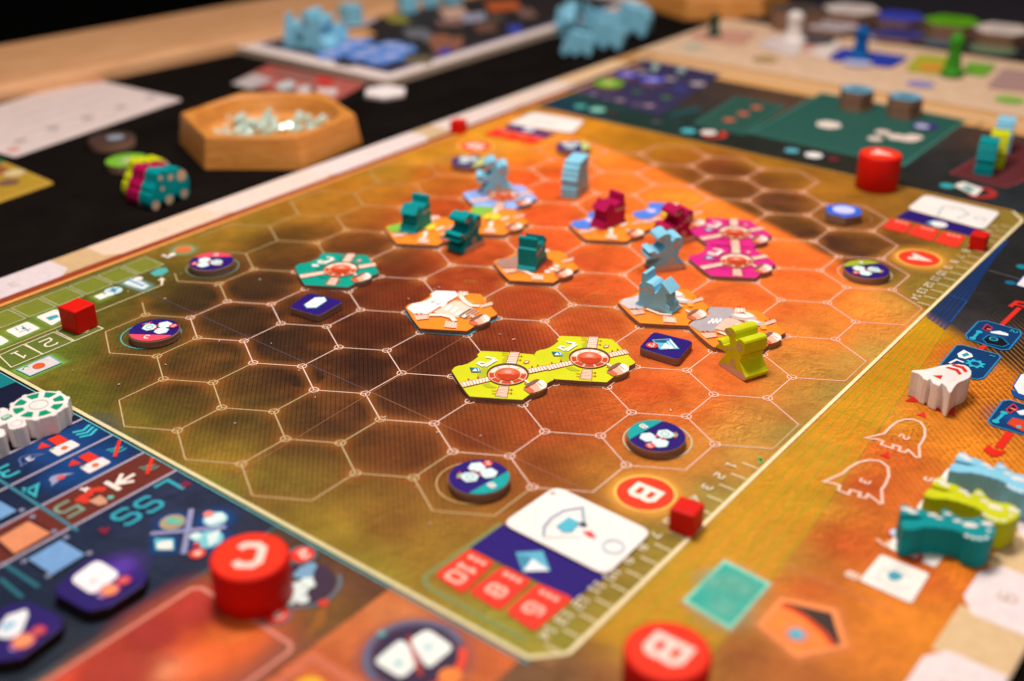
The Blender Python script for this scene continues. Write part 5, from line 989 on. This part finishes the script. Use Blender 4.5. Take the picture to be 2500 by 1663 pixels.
# ---- three rovers on the black cloth
_rv = vplane((-6.95, 3.99), (-6.96, 5.12), 200, 340, 6.533)
ROV = _rv([(1130, 1160), (1075, 1110), (1055, 1040), (1062, 930), (1095, 880), (1090, 830), (1150, 720), (1165, 580), (1235, 500), (1300, 520), (1400, 500), (1450, 540), (1470, 480), (1540, 470), (1620, 520), (1680, 610), (1690, 700), (1695, 880), (1660, 950), (1600, 975), (1540, 950), (1500, 890), (1455, 900), (1440, 980), (1400, 1050), (1350, 1070), (1300, 1040), (1270, 985), (1225, 1000), (1215, 1080), (1180, 1140)])
_m = min(a for a, _ in ROV); ROV = [(a - _m, max(.0, b_ + .12)) for a, b_ in ROV]
RVP = [(a - _m, b_ + .12) for a, b_ in _rv([(1140, 1070), (1360, 975), (1605, 880), (1380, 620), (1560, 590), (1215, 630), (1250, 800)])]
def rov_prints(sh):
    for c_, r0 in zip(RVP, (.13, .13, .12, .09, .16, .07, .06)): sh(circle(c_[0], c_[1] , r0, 12))
for k, (mt, nm, wd) in enumerate(((TEALM, 'teal', 'nearest of the three on the black cloth'), (MAGM, 'magenta', 'between the teal and lime ones on the black cloth'), (LIMEM, 'lime', 'at the back of the three on the black cloth'))):
    upright('rover_piece', ROV, .5, mt, (-6.93 - .53 * k, 3.99 - .03 * k + (.25 if k == 2 else 0)), (-.04 + .03 * k, 1.13), (-1, 0), '%s wooden rover with printed wheels, %s' % (nm, wd), 'rover piece', 'wooden rovers lined up on the black cloth', rov_prints, z=-.118)
# ---- three more bots lying on the lower right of the board
BOTF = ZJ([(430, 840), (480, 835), (560, 880), (660, 890), (760, 925), (860, 965), (862, 885), (905, 878), (960, 915), (1010, 950), (1080, 985), (1170, 990), (1240, 975), (1330, 990), (1440, 1080), (1435, 1140), (1390, 1215), (1310, 1235), (1230, 1222), (1150, 1198), (1125, 1178), (1122, 1150), (1085, 1142), (1060, 1122), (1020, 1118), (1000, 1104), (930, 1102), (905, 1090), (850, 1090), (820, 1080), (740, 1084), (690, 1080), (640, 1094), (560, 1112), (450, 1105), (430, 1010), (470, 992), (600, 1000), (690, 975), (600, 965), (450, 955), (428, 920)], .52)
b0 = ZJ([(430, 1000), (1440, 1080)], .52); bc = np.array(b0[0]); bu = np.array(b0[1]) - bc; bl = np.linalg.norm(bu); bu /= bl; bn = np.array([-bu[1], bu[0]])
loc_ = lambda P: [(float(np.dot(np.array(p_) - bc, bu)), float(np.dot(np.array(p_) - bc, bn))) for p_ in P]
BOTL = loc_(BOTF); BSP = [(loc_(ZJ([q], .52))[0], r0) for q, r0 in (((490, 890), .09), ((560, 920), .08), ((770, 950), .08), ((840, 985), .06), ((930, 940), .07), ((1030, 1015), .07), ((1170, 1060), .12), ((1350, 1045), .1))]
BRIB = loc_(ZJ([(1130, 1175), (1200, 1195), (1270, 1205), (1340, 1195), (1365, 1120)], .52))
def bot(p0, p1, mt, label, z=.006, group='wooden bots lying flat by the board edge'):
    p0 = np.array(p0); u = np.array(p1) - p0; root = empty('bot_piece', (p0[0], p0[1], z), math.atan2(u[1], u[0])); tag(root, label, 'bot piece', group)
    b = MB(); b.prism(BOTL, 0, .5); b.build('body', [mt], root, bevel=.018)
    k = MB()
    for (c_, r0) in BSP: k.poly([(x, y * 1.0, .503) for x, y in [(c_[0] + (px_ - c_[0]) * .95, c_[1] + (py_ - c_[1]) * .5) for px_, py_ in circle(c_[0], c_[1], r0, 14)]])
    for c_ in BRIB: k.poly([(x, y, .504) for x, y in circle(c_[0], c_[1], .035, 8)])
    k.build('printed_markings', [WHITEM], root); return root
b1 = ZJ([(720, 665), (1712, 950)], .52); b2 = ZJ([(975, 395), (1960, 640)], .52)
bot(b0[0], b0[1], TEALM, 'teal wooden bot lying flat, nearest of the three at the lower right', .03)
bot(b1[0], b1[1], LIMEM, 'lime wooden bot lying flat between the teal and light blue ones', .03)
bot(b2[0], b2[1], LBLUE, 'light blue wooden bot lying flat, cut by the right edge of the picture', .03)
# ---- white rocket
RK = crop(1900, 700, 4.48)([(1455, 930), (1470, 916), (1600, 908), (1700, 885), (1790, 862), (1880, 852), (1970, 850), (2040, 860), (2085, 885), (2112, 925), (2112, 965), (2090, 1000), (2040, 1025), (1985, 1045), (1950, 1070), (1920, 1110), (1895, 1155), (1880, 1162), (1860, 1148), (1835, 1095), (1800, 1062), (1785, 1058), (1772, 1085), (1755, 1088), (1690, 1055), (1678, 1035), (1672, 1015), (1655, 1010), (1640, 1030), (1585, 1008), (1575, 985), (1560, 975), (1545, 958), (1500, 942)], .52)
rc = RK[0]; k_ = lambda P: [(a[0] - rc[0], a[1] - rc[1]) for a in P]
root = empty('rocket_piece', (rc[0], rc[1], .008)); tag(root, 'white wooden rocket with red chevrons lying on a red printed rocket mark', 'rocket piece')
b = MB(); b.prism(k_(RK), 0, .52); b.build('body', [WHITEM], root, bevel=.02)
r_ = PR(.52)
ZG2 = crop(1900, 700, 4.48)
for q in ([(1890, 868), (1920, 856), (2025, 878), (2072, 930), (2040, 945), (2000, 900)], [(1828, 892), (1856, 882), (1965, 906), (2008, 958), (1976, 970), (1936, 926)]): r_.poly(k_(ZG2(q, .52)), (214, 40, 26), 1, 1)
r_.poly(k_(ZG2([(1688, 978), (1797, 975), (1778, 1020)], .52)), (214, 44, 28), 1, 1); r_.build('printed_markings', root)
# ---- white space station with a green wheel
ZB5 = lambda P: ZB(P, .40)
wc = ZB5([(372, 428)])[0]; R5 = .50
st = []
for k in range(10):
    a = k * 36; st += circle(wc[0], wc[1], R5, 3, a + 4, a + 27) + circle(wc[0], wc[1], R5 + .04, 2, a + 29, a + 38)
root = empty('station_piece', (wc[0], wc[1], .008)); tag(root, 'white wooden space station with green segmented wheel by the launch panel', 'station piece'); k5 = lambda P: [(a[0] - wc[0], a[1] - wc[1]) for a in P]
b = MB(); b.prism(k5(st), 0, .40); b.build('wheel', [WHITEM], root, bevel=.02)
b = MB(); b.prism(k5(ZB5([(-220, 640), (-120, 560), (-60, 520), (0, 490), (-10, 462), (30, 450), (75, 462), (90, 490), (150, 470), (200, 540), (150, 570), (90, 590), (60, 600), (0, 625), (-60, 660), (-150, 720)])), 0, .397); b.build('hub', [WHITEM], root, bevel=.02)
for q in ((160, 608), (-40, 700)):
    c5 = k5(ZB5([q]))[0]; b = MB(); pr = []
    for k in range(8): pr += circle(c5[0], c5[1], .15 if k % 2 else .17, 2, k * 45 + 3, k * 45 + 40)
    b.prism(pr, 0, .39 - .001 * (q[0] < 0)); b.build('tank', [WHITEM], root, bevel=.015)
r_ = PR(.40)
for k in range(8):
    a0 = k * 45 + 12; r_.poly(circle(0, 0, R5 * .86, 5, a0, a0 + 31) + circle(0, 0, R5 * .52, 5, a0 + 4, a0 + 27)[::-1], (0, 146, 106), 1, 1)
r_.ring((0, 0), R5 * .32, .02, (190, 190, 186), 1, 1, 32); r_.ring(k5(ZB5([(160, 605)]))[0], .1, .012, (196, 190, 186), 1, 1, 20)
r_.poly(k5(ZB5([(5, 550), (75, 518), (128, 535), (60, 578), (20, 575)])), (60, 160, 126), 1, 1)
for k in range(3): r_.line(k5(ZB5([(25 + 22 * k, 548 - 9 * k), (50 + 22 * k, 565 - 9 * k)])), .025, (226, 230, 224), 1, 3)
r_.build('printed_markings', root)
# ================================================================== bowls with crystals
BOWLW = wood('bowl_wood', (196, 120, 46), (230, 156, 76), (7, 7, 40), .4)
def glassm():
    m, t, b = nt('crystal_glass'); b.inputs['Base Color'].default_value = (.74, 1, .9, 1); b.inputs['Roughness'].default_value = .2; b.inputs['Transmission Weight'].default_value = .35; b.inputs['IOR'].default_value = 1.75; b.inputs['Coat Weight'].default_value = .6
    n = noise(t, 700, 2, .5, geo(t)); bump(t, b, n.outputs[0], .15, .0002); return m
GLASS = glassm()
def bowl(c_, R, H, ang, label, z=-.118):
    root = empty('wooden_bowl', (c_[0], c_[1], z)); tag(root, label, 'bowl', 'hexagonal wooden bowls')
    def hexr(r0, zz, n=48):
        o = []
        for i in range(n):
            a = 360 * i / n; k = (a % 60) - 30; rr = r0 * math.cos(math.radians(30)) / math.cos(math.radians(k)); o.append((rr * math.cos(math.radians(a + ang)), rr * math.sin(math.radians(a + ang)), zz))
        return o
    def cir(r0, zz, n=48): return [(r0 * math.cos(math.radians(360 * i / n + ang)), r0 * math.sin(math.radians(360 * i / n + ang)), zz) for i in range(n)]
    ri = R * .93 * .85
    b = MB(); b.loft([hexr(R - .05, 0), hexr(R, .05), hexr(R * .945, H - .05), hexr(R * .93, H), cir(ri, H), cir(ri - .08, H - .06), cir(ri - .25, H * .45), cir(ri - .7, .14), cir(ri - 1.4, .1)])
    b.build('carved_body', [BOWLW], root, bevel=0); return root
bowl((-8.72, 9.68), 2.80, .98, -83, 'hexagonal wooden bowl holding clear glass crystals on the black cloth')
def gem():
    b = MB(); r0 = .17
    b.loft([[(x, y, -.09) for x, y in circle(0, 0, r0 * .5, 6)], [(x, y, -.02) for x, y in circle(0, 0, r0, 6)], [(x, y, .05) for x, y in circle(0, 0, r0 * .95, 6)], [(x, y, .11) for x, y in circle(0, 0, r0 * .5, 6)]]); return b.mesh('crystal', [GLASS])
GEM = gem(); rnd = random.Random(5)
def crystal(x, y, z, label, group):
    o = bpy.data.objects.new('crystal', GEM); COL.objects.link(o); o.location = Vector((x, y, z)) * S; o.rotation_euler = (rnd.uniform(-1.2, 1.2), rnd.uniform(-1.2, 1.2), rnd.uniform(0, 6)); tag(o, label, 'crystal', group)
placed = []
def heap(cx, cy, rx_, ry_, n, lab):
    for k in range(n):
        for _ in range(60):
            a = rnd.uniform(0, 6.28); q = rnd.random() ** .5; x, y = cx + rx_ * q * math.cos(a), cy + ry_ * q * math.sin(a)
            lv = 0 if k < n * .7 else 1
            if all((x - p_[0]) ** 2 + (y - p_[1]) ** 2 > .28 ** 2 or p_[2] != lv for p_ in placed): break
        placed.append((x, y, lv)); crystal(x, y, .10 + .22 * lv, lab, 'glass crystals in the wooden bowl')
ZO3 = lambda P: ZO(P, .15)
h1 = ZO3([(1560, 800)])[0]; h2 = ZO3([(1960, 790)])[0]
heap(h1[0], h1[1], 1.15, 1.0, 34, 'clear greenish glass crystal in the left heap of the wooden bowl')
heap(h2[0], h2[1], .8, .9, 22, 'clear greenish glass crystal in the right heap of the wooden bowl')
for q, w_2 in (((1508, 158), 'left'), ((1568, 166), 'right')):
    c_ = at(*q, .12); crystal(c_[0], c_[1], .13, 'single glass crystal on the far purple panel, %s one of two' % w_2, 'crystals on the far panel')
# ================================================================== things on the black cloth
def sheet_thing(name, q, z, th, face, label, cat, deco=None, group=None, edge=None, rr=.15):
    cx = sum(a[0] for a in q) / len(q); cy = sum(a[1] for a in q) / len(q); k = lambda P: [(a[0] - cx, a[1] - cy) for a in P]
    root = empty(name, (cx, cy, z)); tag(root, label, cat, group)
    b = MB(); b.prism(rquad(k(q), rr) if len(q) == 4 else k(q), 0, th, (0, 1, 0)); b.build('sheet', [edge or topmat(face), topmat(face)], root)
    if deco: r_ = PR(th); deco(r_, k); r_.build('printed_face', root)
    return root
ZOT = lambda P: ZO(P, -.09)
def sheet_txt(r_, k):
    for j in range(5): r_.line(k(ZOT([(60 + 30 * j, 720 + 50 * j - 10), (600 + 40 * j, 560 + 48 * j - 30)])), .05, (200, 186, 184), .7, 1)
    for q in ((130, 900), (340, 820), (560, 755), (770, 685), (960, 625)): r_.circ(k(ZOT([q]))[0], .22, (190, 178, 176), .8, 3, 10)
    r_.circ(k(ZOT([(610, 525)]))[0], .2, (226, 150, 134), .9, 3, 10); r_.circ(k(ZOT([(85, 955)]))[0], .2, (226, 150, 134), .9, 3, 10)
q0 = ZOT([(90, 1003), (1165, 635), (570, 500)]); q3 = (q0[0][0] + q0[2][0] - q0[1][0], q0[0][1] + q0[2][1] - q0[1][1])
sheet_thing('reference_sheet', [q0[0], q0[1], q0[2], q3], -.117, .03, (222, 202, 197), 'large pale rules sheet lying on the black cloth at the left', 'rules sheet', sheet_txt)
q0 = ZOT([(350, 1168), (0, 1020), (0, 1290)]); A1 = np.array(q0[0]); U1 = (np.array(q0[1]) - A1) * 1.8; V1 = (np.array(q0[2]) - A1) * 1.6
sheet_thing('picture_card', [tuple(A1), tuple(A1 + U1), tuple(A1 + U1 + V1), tuple(A1 + V1)], -.117, .03, (190, 150, 60), 'yellow picture card cut by the left edge below the rules sheet', 'card',
    lambda r_, k: [r_.poly(k([tuple(A1 + U1 * a + V1 * b_) for a, b_ in ((.05, .05), (.5, .05), (.5, .9), (.05, .9))]), (176, 140, 44), 1, 1), r_.poly(k([tuple(A1 + U1 * a + V1 * b_) for a, b_ in ((.35, .1), (.55, .1), (.5, .5), (.36, .6))]), (150, 80, 60), 1, 3), r_.circ(k([tuple(A1 + U1 * .3 + V1 * .12)])[0], .3, (214, 190, 140), 1, 4), r_.poly(k([tuple(A1 + U1 * a + V1 * b_) for a, b_ in ((.5, .0), (.58, 0), (.58, .2), (.5, .2))]), (60, 120, 80), 1, 5), r_.circ(k([tuple(A1 + U1 * .2 + V1 * .3)])[0], .3, (130, 90, 80), .8, 4)])
c_ = at(257, 318, .13); root = empty('round_token', (c_[0], c_[1], -.118)); tag(root, 'small brown round token with pale blue centre behind the rovers', 'round token'); b = MB(); b.prism(circle(0, 0, .68, 30), 0, .25, (0, 1, 0)); b.build('cardboard_base', [CARD, topmat((74, 54, 48))], root, bevel=.02); r_ = PR(.25); r_.circ((0.05, .1), .26, (140, 150, 160), 1, 1); r_.build('printed_face', root)
c_ = at(292, 368, .12); root = empty('round_token', (c_[0], c_[1], -.118)); tag(root, 'bright green round token leaning behind the lime rover', 'round token'); b = MB(); b.prism(circle(0, 0, .6, 36), 0, .24, (0, 1, 0)); b.build('cardboard_base', [CARD, topmat((116, 178, 50))], root, bevel=.02); r_ = PR(.24); r_.glow((0.1, 0), .1, .4, (204, 210, 160), .9, 1); r_.circ((.62, .25), .16, (60, 60, 150), 1, 3, 12); r_.build('printed_face', root)
c_ = at(887, 211, 0); root = empty('hexagon_token', (c_[0], c_[1], -.118)); tag(root, 'white hexagonal token on the black cloth below the player board', 'hexagon token'); b = MB(); b.prism(circle(0, 0, .78, 6, 10, 370), 0, .14, (0, 1, 0)); b.build('cardboard_base', [topmat((214, 200, 192)), topmat((240, 228, 226))], root, bevel=.02)
q0 = ZM([(60, 830), (430, 640), (1400, 830), (1080, 1010)], -.09)
sheet_thing('picture_card', q0, -.117, .03, (176, 90, 80), 'red and grey picture card half under the player board behind the bowl', 'card', lambda r_, k: [r_.poly(k(ZM(P_, -.09)), c2, 1, 1 + i_) for i_, (P_, c2) in enumerate((
    ([(60, 830), (280, 730), (480, 790), (250, 890)], (190, 178, 176)), ([(480, 690), (900, 740), (880, 830), (520, 760)], (150, 96, 86)), ([(900, 760), (1080, 780), (1040, 860), (920, 840)], (196, 56, 44)), ([(480, 850), (640, 800), (720, 850), (560, 900)], (200, 206, 206)), ([(560, 900), (680, 890), (700, 920), (580, 930)], (90, 120, 116)), ([(740, 860), (840, 850), (850, 920), (700, 950)], (206, 196, 194)), ([(840, 880), (890, 880), (890, 920), (850, 920)], (60, 60, 80)), ([(900, 880), (1120, 890), (1090, 960), (930, 930)], (222, 200, 196))))])
# player board
zp = .1
q0 = [at(523, 105, zp), at(893, 187, zp)]; far_ = at(1480, 15, zp)
PB = [(q0[0][0], q0[0][1]), (q0[1][0], q0[0][1]), (q0[1][0], 34), (q0[0][0], 34)]
YP = q0[0][1]
def pbdeco(r_, k):
    W2 = PB[1][0] - PB[0][0]
    f = lambda P: k(ZM(P, zp + .03))
    r_.poly(k([(PB[0][0] + .9, YP + .9), (PB[1][0] - .75, YP + .9), (PB[1][0] - .75, 33), (PB[0][0] + .9, 33)]), (48, 42, 42), 1, 1)
    r_.line(k([(PB[0][0] + .85, YP + .85), (PB[1][0] - .7, YP + .85), (PB[1][0] - .7, 33)]), .18, (80, 76, 150), .8, 2)
    for P_, c2 in (([(940, 330), (1400, 290), (1500, 350), (1050, 440), (960, 400)], (226, 166, 100)), ([(1560, 160), (1750, 150), (1850, 230), (1650, 230)], (150, 146, 60)), ([(900, 280), (1150, 200), (1500, 90), (1650, 100), (1400, 260), (980, 310)], (196, 176, 180)),
                   ([(1750, 300), (1950, 280), (2150, 400), (2000, 420)], (110, 116, 120)), ([(2000, 400), (2357, 360), (2357, 480), (2100, 560)], (140, 92, 74)), ([(1800, 560), (2050, 560), (2050, 640), (1780, 640)], (112, 100, 76)), ([(2180, 90), (2357, 80), (2357, 190), (2230, 190)], (206, 166, 146)),
                   ([(2090, 200), (2357, 200), (2357, 260), (2110, 260)], (140, 104, 96)), ([(1080, 620), (1280, 620), (1270, 670), (1100, 650)], (60, 44, 44)), ([(2130, 510), (2230, 490), (2200, 560)], (40, 60, 170))): r_.poly(f(P_), c2, 1, 4)
    g = lambda P: k(ZP(P, zp + .03))
    for P_, c2 in (([(700, 60), (860, 40), (900, 110), (760, 130)], (206, 166, 146)), ([(840, 100), (1000, 80), (1010, 130), (880, 150)], (160, 160, 180)), ([(1000, 20), (1200, 5), (1240, 60), (1040, 80)], (196, 96, 50)), ([(640, 230), (760, 220), (800, 260), (680, 290)], (150, 96, 74)), ([(480, 200), (640, 190), (660, 240), (520, 250)], (110, 110, 120)), ([(930, 160), (1060, 150), (1080, 200), (960, 210)], (120, 84, 70)), ([(700, 330), (780, 310), (790, 345), (720, 355)], (50, 56, 170)), ([(1140, 170), (1230, 160), (1250, 215), (1170, 220)], (60, 76, 170)), ([(1000, 100), (1100, 90), (1140, 130), (1040, 150)], (90, 74, 66)), ([(1200, 60), (1300, 60), (1340, 110), (1240, 120)], (130, 100, 90))): r_.poly(g(P_), c2, 1, 6)
b_pb = sheet_thing('player_board', PB, -.117, .25, (232, 214, 206), 'cream bordered player board with dark inner print at the far left', 'player board', pbdeco, None, topmat((196, 170, 150)), .5)
BH = painted('pale_blue_tile', (106, 150, 226), .4)
WB = {(1200, 480): 'second from the left', (1330, 430): 'at its back near the orange patch', (1460, 520): 'in its middle', (1640, 470): 'at its back right', (1530, 600): 'nearest the board corner', (1350, 560): 'at its front left of the middle', (1750, 500): 'at its right end', (1050, 540): 'at its left end', (1640, 580): 'at its front right'}
for q in WB:
    c_ = ZM([q], .2)[0]; root = empty('blue_hexagon_tile', (c_[0], c_[1], .14 + .02 * (q[0] % 3))); tag(root, 'light blue hexagonal tile of the cluster on the player board, ' + WB[q].replace('at its back near the orange patch', 'by the orange patch').replace('at its front left of the middle', 'front left'), 'hexagon tile', 'light blue tiles clustered on the player board')
    b = MB(); b.prism(circle(0, 0, .62, 6, 25, 385), 0, .12); b.build('cardboard_base', [BH], root, bevel=.02); r_ = PR(.12); r_.circ((0, 0), .26, (190, 190, 226), 1, 1, 12); r_.build('printed_spot', root)
def peg(px, py, hpx, wd, mt, label, group=None, z=.14, kind='cube'):
    c_ = at(px, py, z)
    if kind == 'cube':
        b = MB(); b.prism([(-wd / 2, -wd / 2), (wd / 2, -wd / 2), (wd / 2, wd / 2), (-wd / 2, wd / 2)], 0, hpx); o = b.build('wooden_block', [mt], None, (c_[0], c_[1], z), bevel=.05, rotz=rnd.uniform(-.5, .5)); tag(o, label, 'wooden block', group)
for i_, (px, py) in enumerate(((808, 55), (938, 28), (985, 14), (1040, 8))): peg(px, py, .8, .75, LBLUE, 'small light blue block on the back edge of the player board, %s from the left' % ('first', 'second', 'third', 'fourth')[i_], 'light blue blocks along the player board')
def stand_bot(px, py, ang, mt, label, z, prof='robot', sc_=1.0, group=None):
    c_ = at(px, py, z); pf = [(a * sc_, b_ * sc_) for a, b_ in (ROBOT if prof == 'robot' else ROV if prof == 'rover' else BLD)]
    upright('robot_piece' if prof == 'robot' else 'rover_piece' if prof == 'rover' else 'building_piece', pf, .5 * sc_, mt, c_, (math.cos(ang), math.sin(ang)), (-math.sin(ang), math.cos(ang)), label, 'wooden piece', group, None, z)
stand_bot(650, 108, .6, LBLUE, 'light blue wooden piece at the left corner of the player board', .14, 'building', 1.5, 'light blue pieces on the player board corner')
stand_bot(690, 112, .2, LBLUE, 'larger light blue wooden piece beside the blue tile cluster', .14, 'robot', 1.6, 'light blue pieces on the player board corner')
stand_bot(738, 112, 1.2, LBLUE, 'low light blue wooden rover tucked behind the blue tile cluster', .14, 'rover', .9, 'light blue pieces on the player board corner')
PG = 'light blue wooden pieces heaped on the black cloth'
for i_, (px, py, a, z, pr, sc2, lb) in enumerate(((1290, 128, .5, -.118, 'rover', 1.1, 'light blue wooden piece at the near end of the heap on the cloth'), (1300, 88, 1.3, -.118, 'robot', 1.3, 'light blue wooden robot standing at the left of the heap'),
        (1350, 110, .3, -.118, 'rover', 1.3, 'light blue wooden rover in the middle of the heap'), (1385, 104, 1.1, -.118, 'robot', 1.2, 'light blue wooden robot right of the middle of the heap'), (1400, 78, .2, -.118, 'rover', 1.5, 'light blue wooden rover at the right end of the heap'), (1345, 70, .9, -.118, 'building', 1.5, 'light blue wooden building at the back of the heap'),
        (1275, 66, .2, -.118, 'building', 1.3, 'light blue wooden building at the far left of the heap'), (1320, 62, 1.9, .6, 'rover', 1.0, 'light blue wooden rover lying on top of the heap'), (1390, 66, .5, .7, 'building', 1.0, 'light blue wooden piece on top at the right of the heap'))):
    stand_bot(px, py, a, LBLUE, lb, z, pr, sc2 * .86, PG)
# ================================================================== far panels: tokens and stacks
def round_tok(px, py, r0, H, rgb, label, z=.008, n=36, spot=(206, 200, 230), cat='token', group=None):
    c_ = at(px, py, z + H); root = empty('stacked_token' if H > .3 else 'flat_token', (c_[0], c_[1], z)); tag(root, label, cat, group)
    b = MB(); rings = max(1, int(round(H / .16)))
    for k in range(rings):
        e = rnd.uniform(-.03, .03); b.prism([(x + e, y - e) for x, y in circle(0, 0, r0, n, 8, 368)], k * H / rings + (.006 if k else 0), (k + 1) * H / rings, (0, 1 if k == rings - 1 else 0, 0))
    b.build('cardboard_base', [CARD, topmat(rgb)], root); r_ = PR(H); r_.circ((0, 0), r0 * .45, spot, 1, 1, 14); r_.build('printed_spot', root)
round_tok(1402, 192, .52, .14, (112, 168, 30), 'bright green round token on the far purple panel', spot=(180, 206, 110))
round_tok(1444, 172, .42, .14, (70, 80, 200), 'blue violet hexagonal token on the far purple panel, left of two', n=6, spot=(160, 150, 220), group='violet tokens on the far panel')
round_tok(1502, 184, .48, .14, (70, 80, 200), 'blue violet hexagonal token on the far purple panel, right of two', n=6, spot=(170, 160, 224), group='violet tokens on the far panel')
for px, py, w3 in ((1974, 205, 'left'), (2086, 222, 'right')): round_tok(px, py, .56, .62, (104, 160, 186), 'brown stack of hexagonal tiles with pale blue top on the green panel, %s one' % w3, n=6, spot=(70, 130, 156), cat='tile stack', group='blue topped tile stacks')
# rovers standing in a row on the dark red panel
for px, py, mt, nm, wd in ((2262, 404, TEALM, 'teal', 'front'), (2288, 386, LIMEM, 'lime', 'middle'), (2302, 352, LBLUE, 'light blue', 'back')):
    c_ = at(px, py); upright('rover_piece', [(a * .8, b_ * .95) for a, b_ in STP], .5, mt, (c_[0] + .25, c_[1]), (-.22, .97), (-1, 0), '%s wooden rover at the %s of the row on the dark red panel' % (nm, wd), 'rover piece', 'rovers in a row on the dark red panel')
# cards and pawns on the cream margin
zf = .02
def fcard(P, rgb, label, deco=None): sheet_thing('flat_card', ZK(P, zf), .01, .05, rgb, label, 'card', deco, 'cards on the cream margin', None, .3)
fcard([(640, 290), (780, 230), (1010, 260), (880, 370)], (216, 200, 196), 'white card under the white pawn on the cream margin')
fcard([(930, 330), (1040, 240), (1190, 270), (1100, 380)], (230, 214, 206), 'white and pink card right of the white pawn', lambda r_, k: r_.poly(k(ZK([(930, 290), (1000, 260), (1040, 300), (960, 330)], zf + .05)), (214, 150, 140), 1, 1))
fcard([(1100, 380), (1190, 310), (1620, 370), (1500, 435)], (44, 64, 170), 'deep blue card under the blue pawn', lambda r_, k: r_.circ(k(ZK([(1290, 400)], zf + .05))[0], .55, (190, 190, 220), 1, 1, 14))
fcard([(1590, 450), (1680, 350), (1880, 370), (1820, 480)], (176, 176, 50), 'yellow green card left of the green pawn', lambda r_, k: r_.circ(k(ZK([(1760, 430)], zf + .05))[0], .5, (226, 140, 60), 1, 1, 12))
fcard([(1960, 470), (1990, 400), (2180, 420), (2100, 490)], (110, 170, 50), 'bright green card right of the green pawn')
fcard([(2110, 560), (2220, 440), (2500, 480), (2500, 600)], (176, 140, 134), 'dusty pink card at the right edge of the cream margin')
fcard([(200, 240), (330, 190), (640, 210), (560, 290)], (206, 150, 130), 'salmon coloured card under the dark green pawn')
def pawn(px, py, r0, H, mt, label):
    c_ = at(px, py, .06); root = empty('pawn', (c_[0], c_[1], .065)); tag(root, label, 'pawn', 'tall pawns on the cream margin'); b = MB()
    b.loft([[(x, y, zz * H) for x, y in circle(0, 0, rr * r0, 20)] for rr, zz in ((1, 0), (1, .08), (.7, .2), (.56, .5), (.6, .66))]); b.build('body', [mt], root)
    b = MB(); b.loft([[(x, y, (.8 + .2 * math.sin(a)) * H) for x, y in circle(0, 0, max(.02, math.cos(a)) * r0 * .66, 16)] for a in np.linspace(-1.4, 1.5, 8)]); b.build('head', [mt], root, smooth=True)
pawn(1978, 134, .42, 1.2, BLUEM, 'blue pawn standing on the deep blue card'); pawn(2190, 172, .4, 1.5, GREENM, 'green pawn standing by the bright green card'); pawn(1826, 96, .5, 1.2, WHITEM, 'white pawn standing on the white card'); pawn(1643, 82, .3, .9, DGRN, 'dark green pawn at the far left corner of the cream margin')
# dark board beyond with stacks of tiles
zz_ = .1
FB = [at(1760, 62, zz_), at(2500, 172, zz_)]; q = [FB[0], FB[1], (FB[1][0] - 7, FB[1][1] + 12), (FB[0][0] - 7, FB[0][1] + 12)]
sheet_thing('research_board', [(-5.4, 33.4), (14.4, 33.4), (14.4, 46), (-5.4, 46)], -.117, .2, (40, 38, 44), 'dark board beyond the cream margin carrying tall tile stacks', 'game board', lambda r_, k: [r_.circ(k(ZK([q_], .1))[0], .9, c2, 1, 1, 12) for q_, c2 in (((1480, 230), (150, 150, 190)), ((1800, 260), (90, 100, 110)), ((2150, 310), (110, 130, 100)), ((1000, 250), (80, 76, 80)), ((1700, 210), (70, 90, 60)))], None, topmat((30, 26, 26)))
for px, py, r0, H, rgb, lb, n in ((1959, 20, 1.2, .6, (222, 206, 200), 'tall brown stack with white top, second from the left beyond the margin', 6), (1914, 58, 1.2, .22, (190, 176, 180), 'low stack of pale tiles in front of the tall white topped stack', 6), (2070, 37, 1.1, .4, (60, 70, 186), 'stack of hexagonal tiles with deep blue top', 6),
        (2192, 48, 1.15, .55, (96, 170, 20), 'stack of hexagonal tiles with bright green top', 6), (2306, 66, 1.15, .5, (222, 206, 196), 'stack with white top nearest the right edge', 6), (2070, 78, 1.1, .15, (60, 60, 130), 'single deep blue tile in front of the blue topped stack', 6), (1835, 20, 1.15, .7, (90, 74, 66), 'brown tile stack at the far left beyond the margin', 6)):
    round_tok(px, py, r0, H, rgb, lb, z=.09, n=n, spot=tuple(int(v * .92) for v in rgb), cat='tile stack', group='stacks of hexagonal tiles on the far dark board')
c_ = at(1640, 12, .5); bowl((c_[0] - 1.2, c_[1] + 2.4), 3.4, .9, -83, 'second hexagonal wooden bowl cut by the top edge of the picture')
# red cloth far behind, top right
b = MB(); b.prism([(-2, 56), (40, 56), (40, 62), (-2, 62)], -3, 4.2); m_, t_, b_ = nt('dark_red_fabric'); n1 = noise(t_, 12, 4, .6, geo(t_)); rr_ = ramp(t_, n1.outputs[0], [(.3, C((46, 4, 8))), (.7, C((96, 10, 18)))]); t_.links.new(rr_.outputs[0], b_.inputs['Base Color']); b_.inputs['Roughness'].default_value = .9
tag(b.build('red_cushion', [m_], bevel=.5), 'dark red fabric far behind the table at the top right', 'cushion')
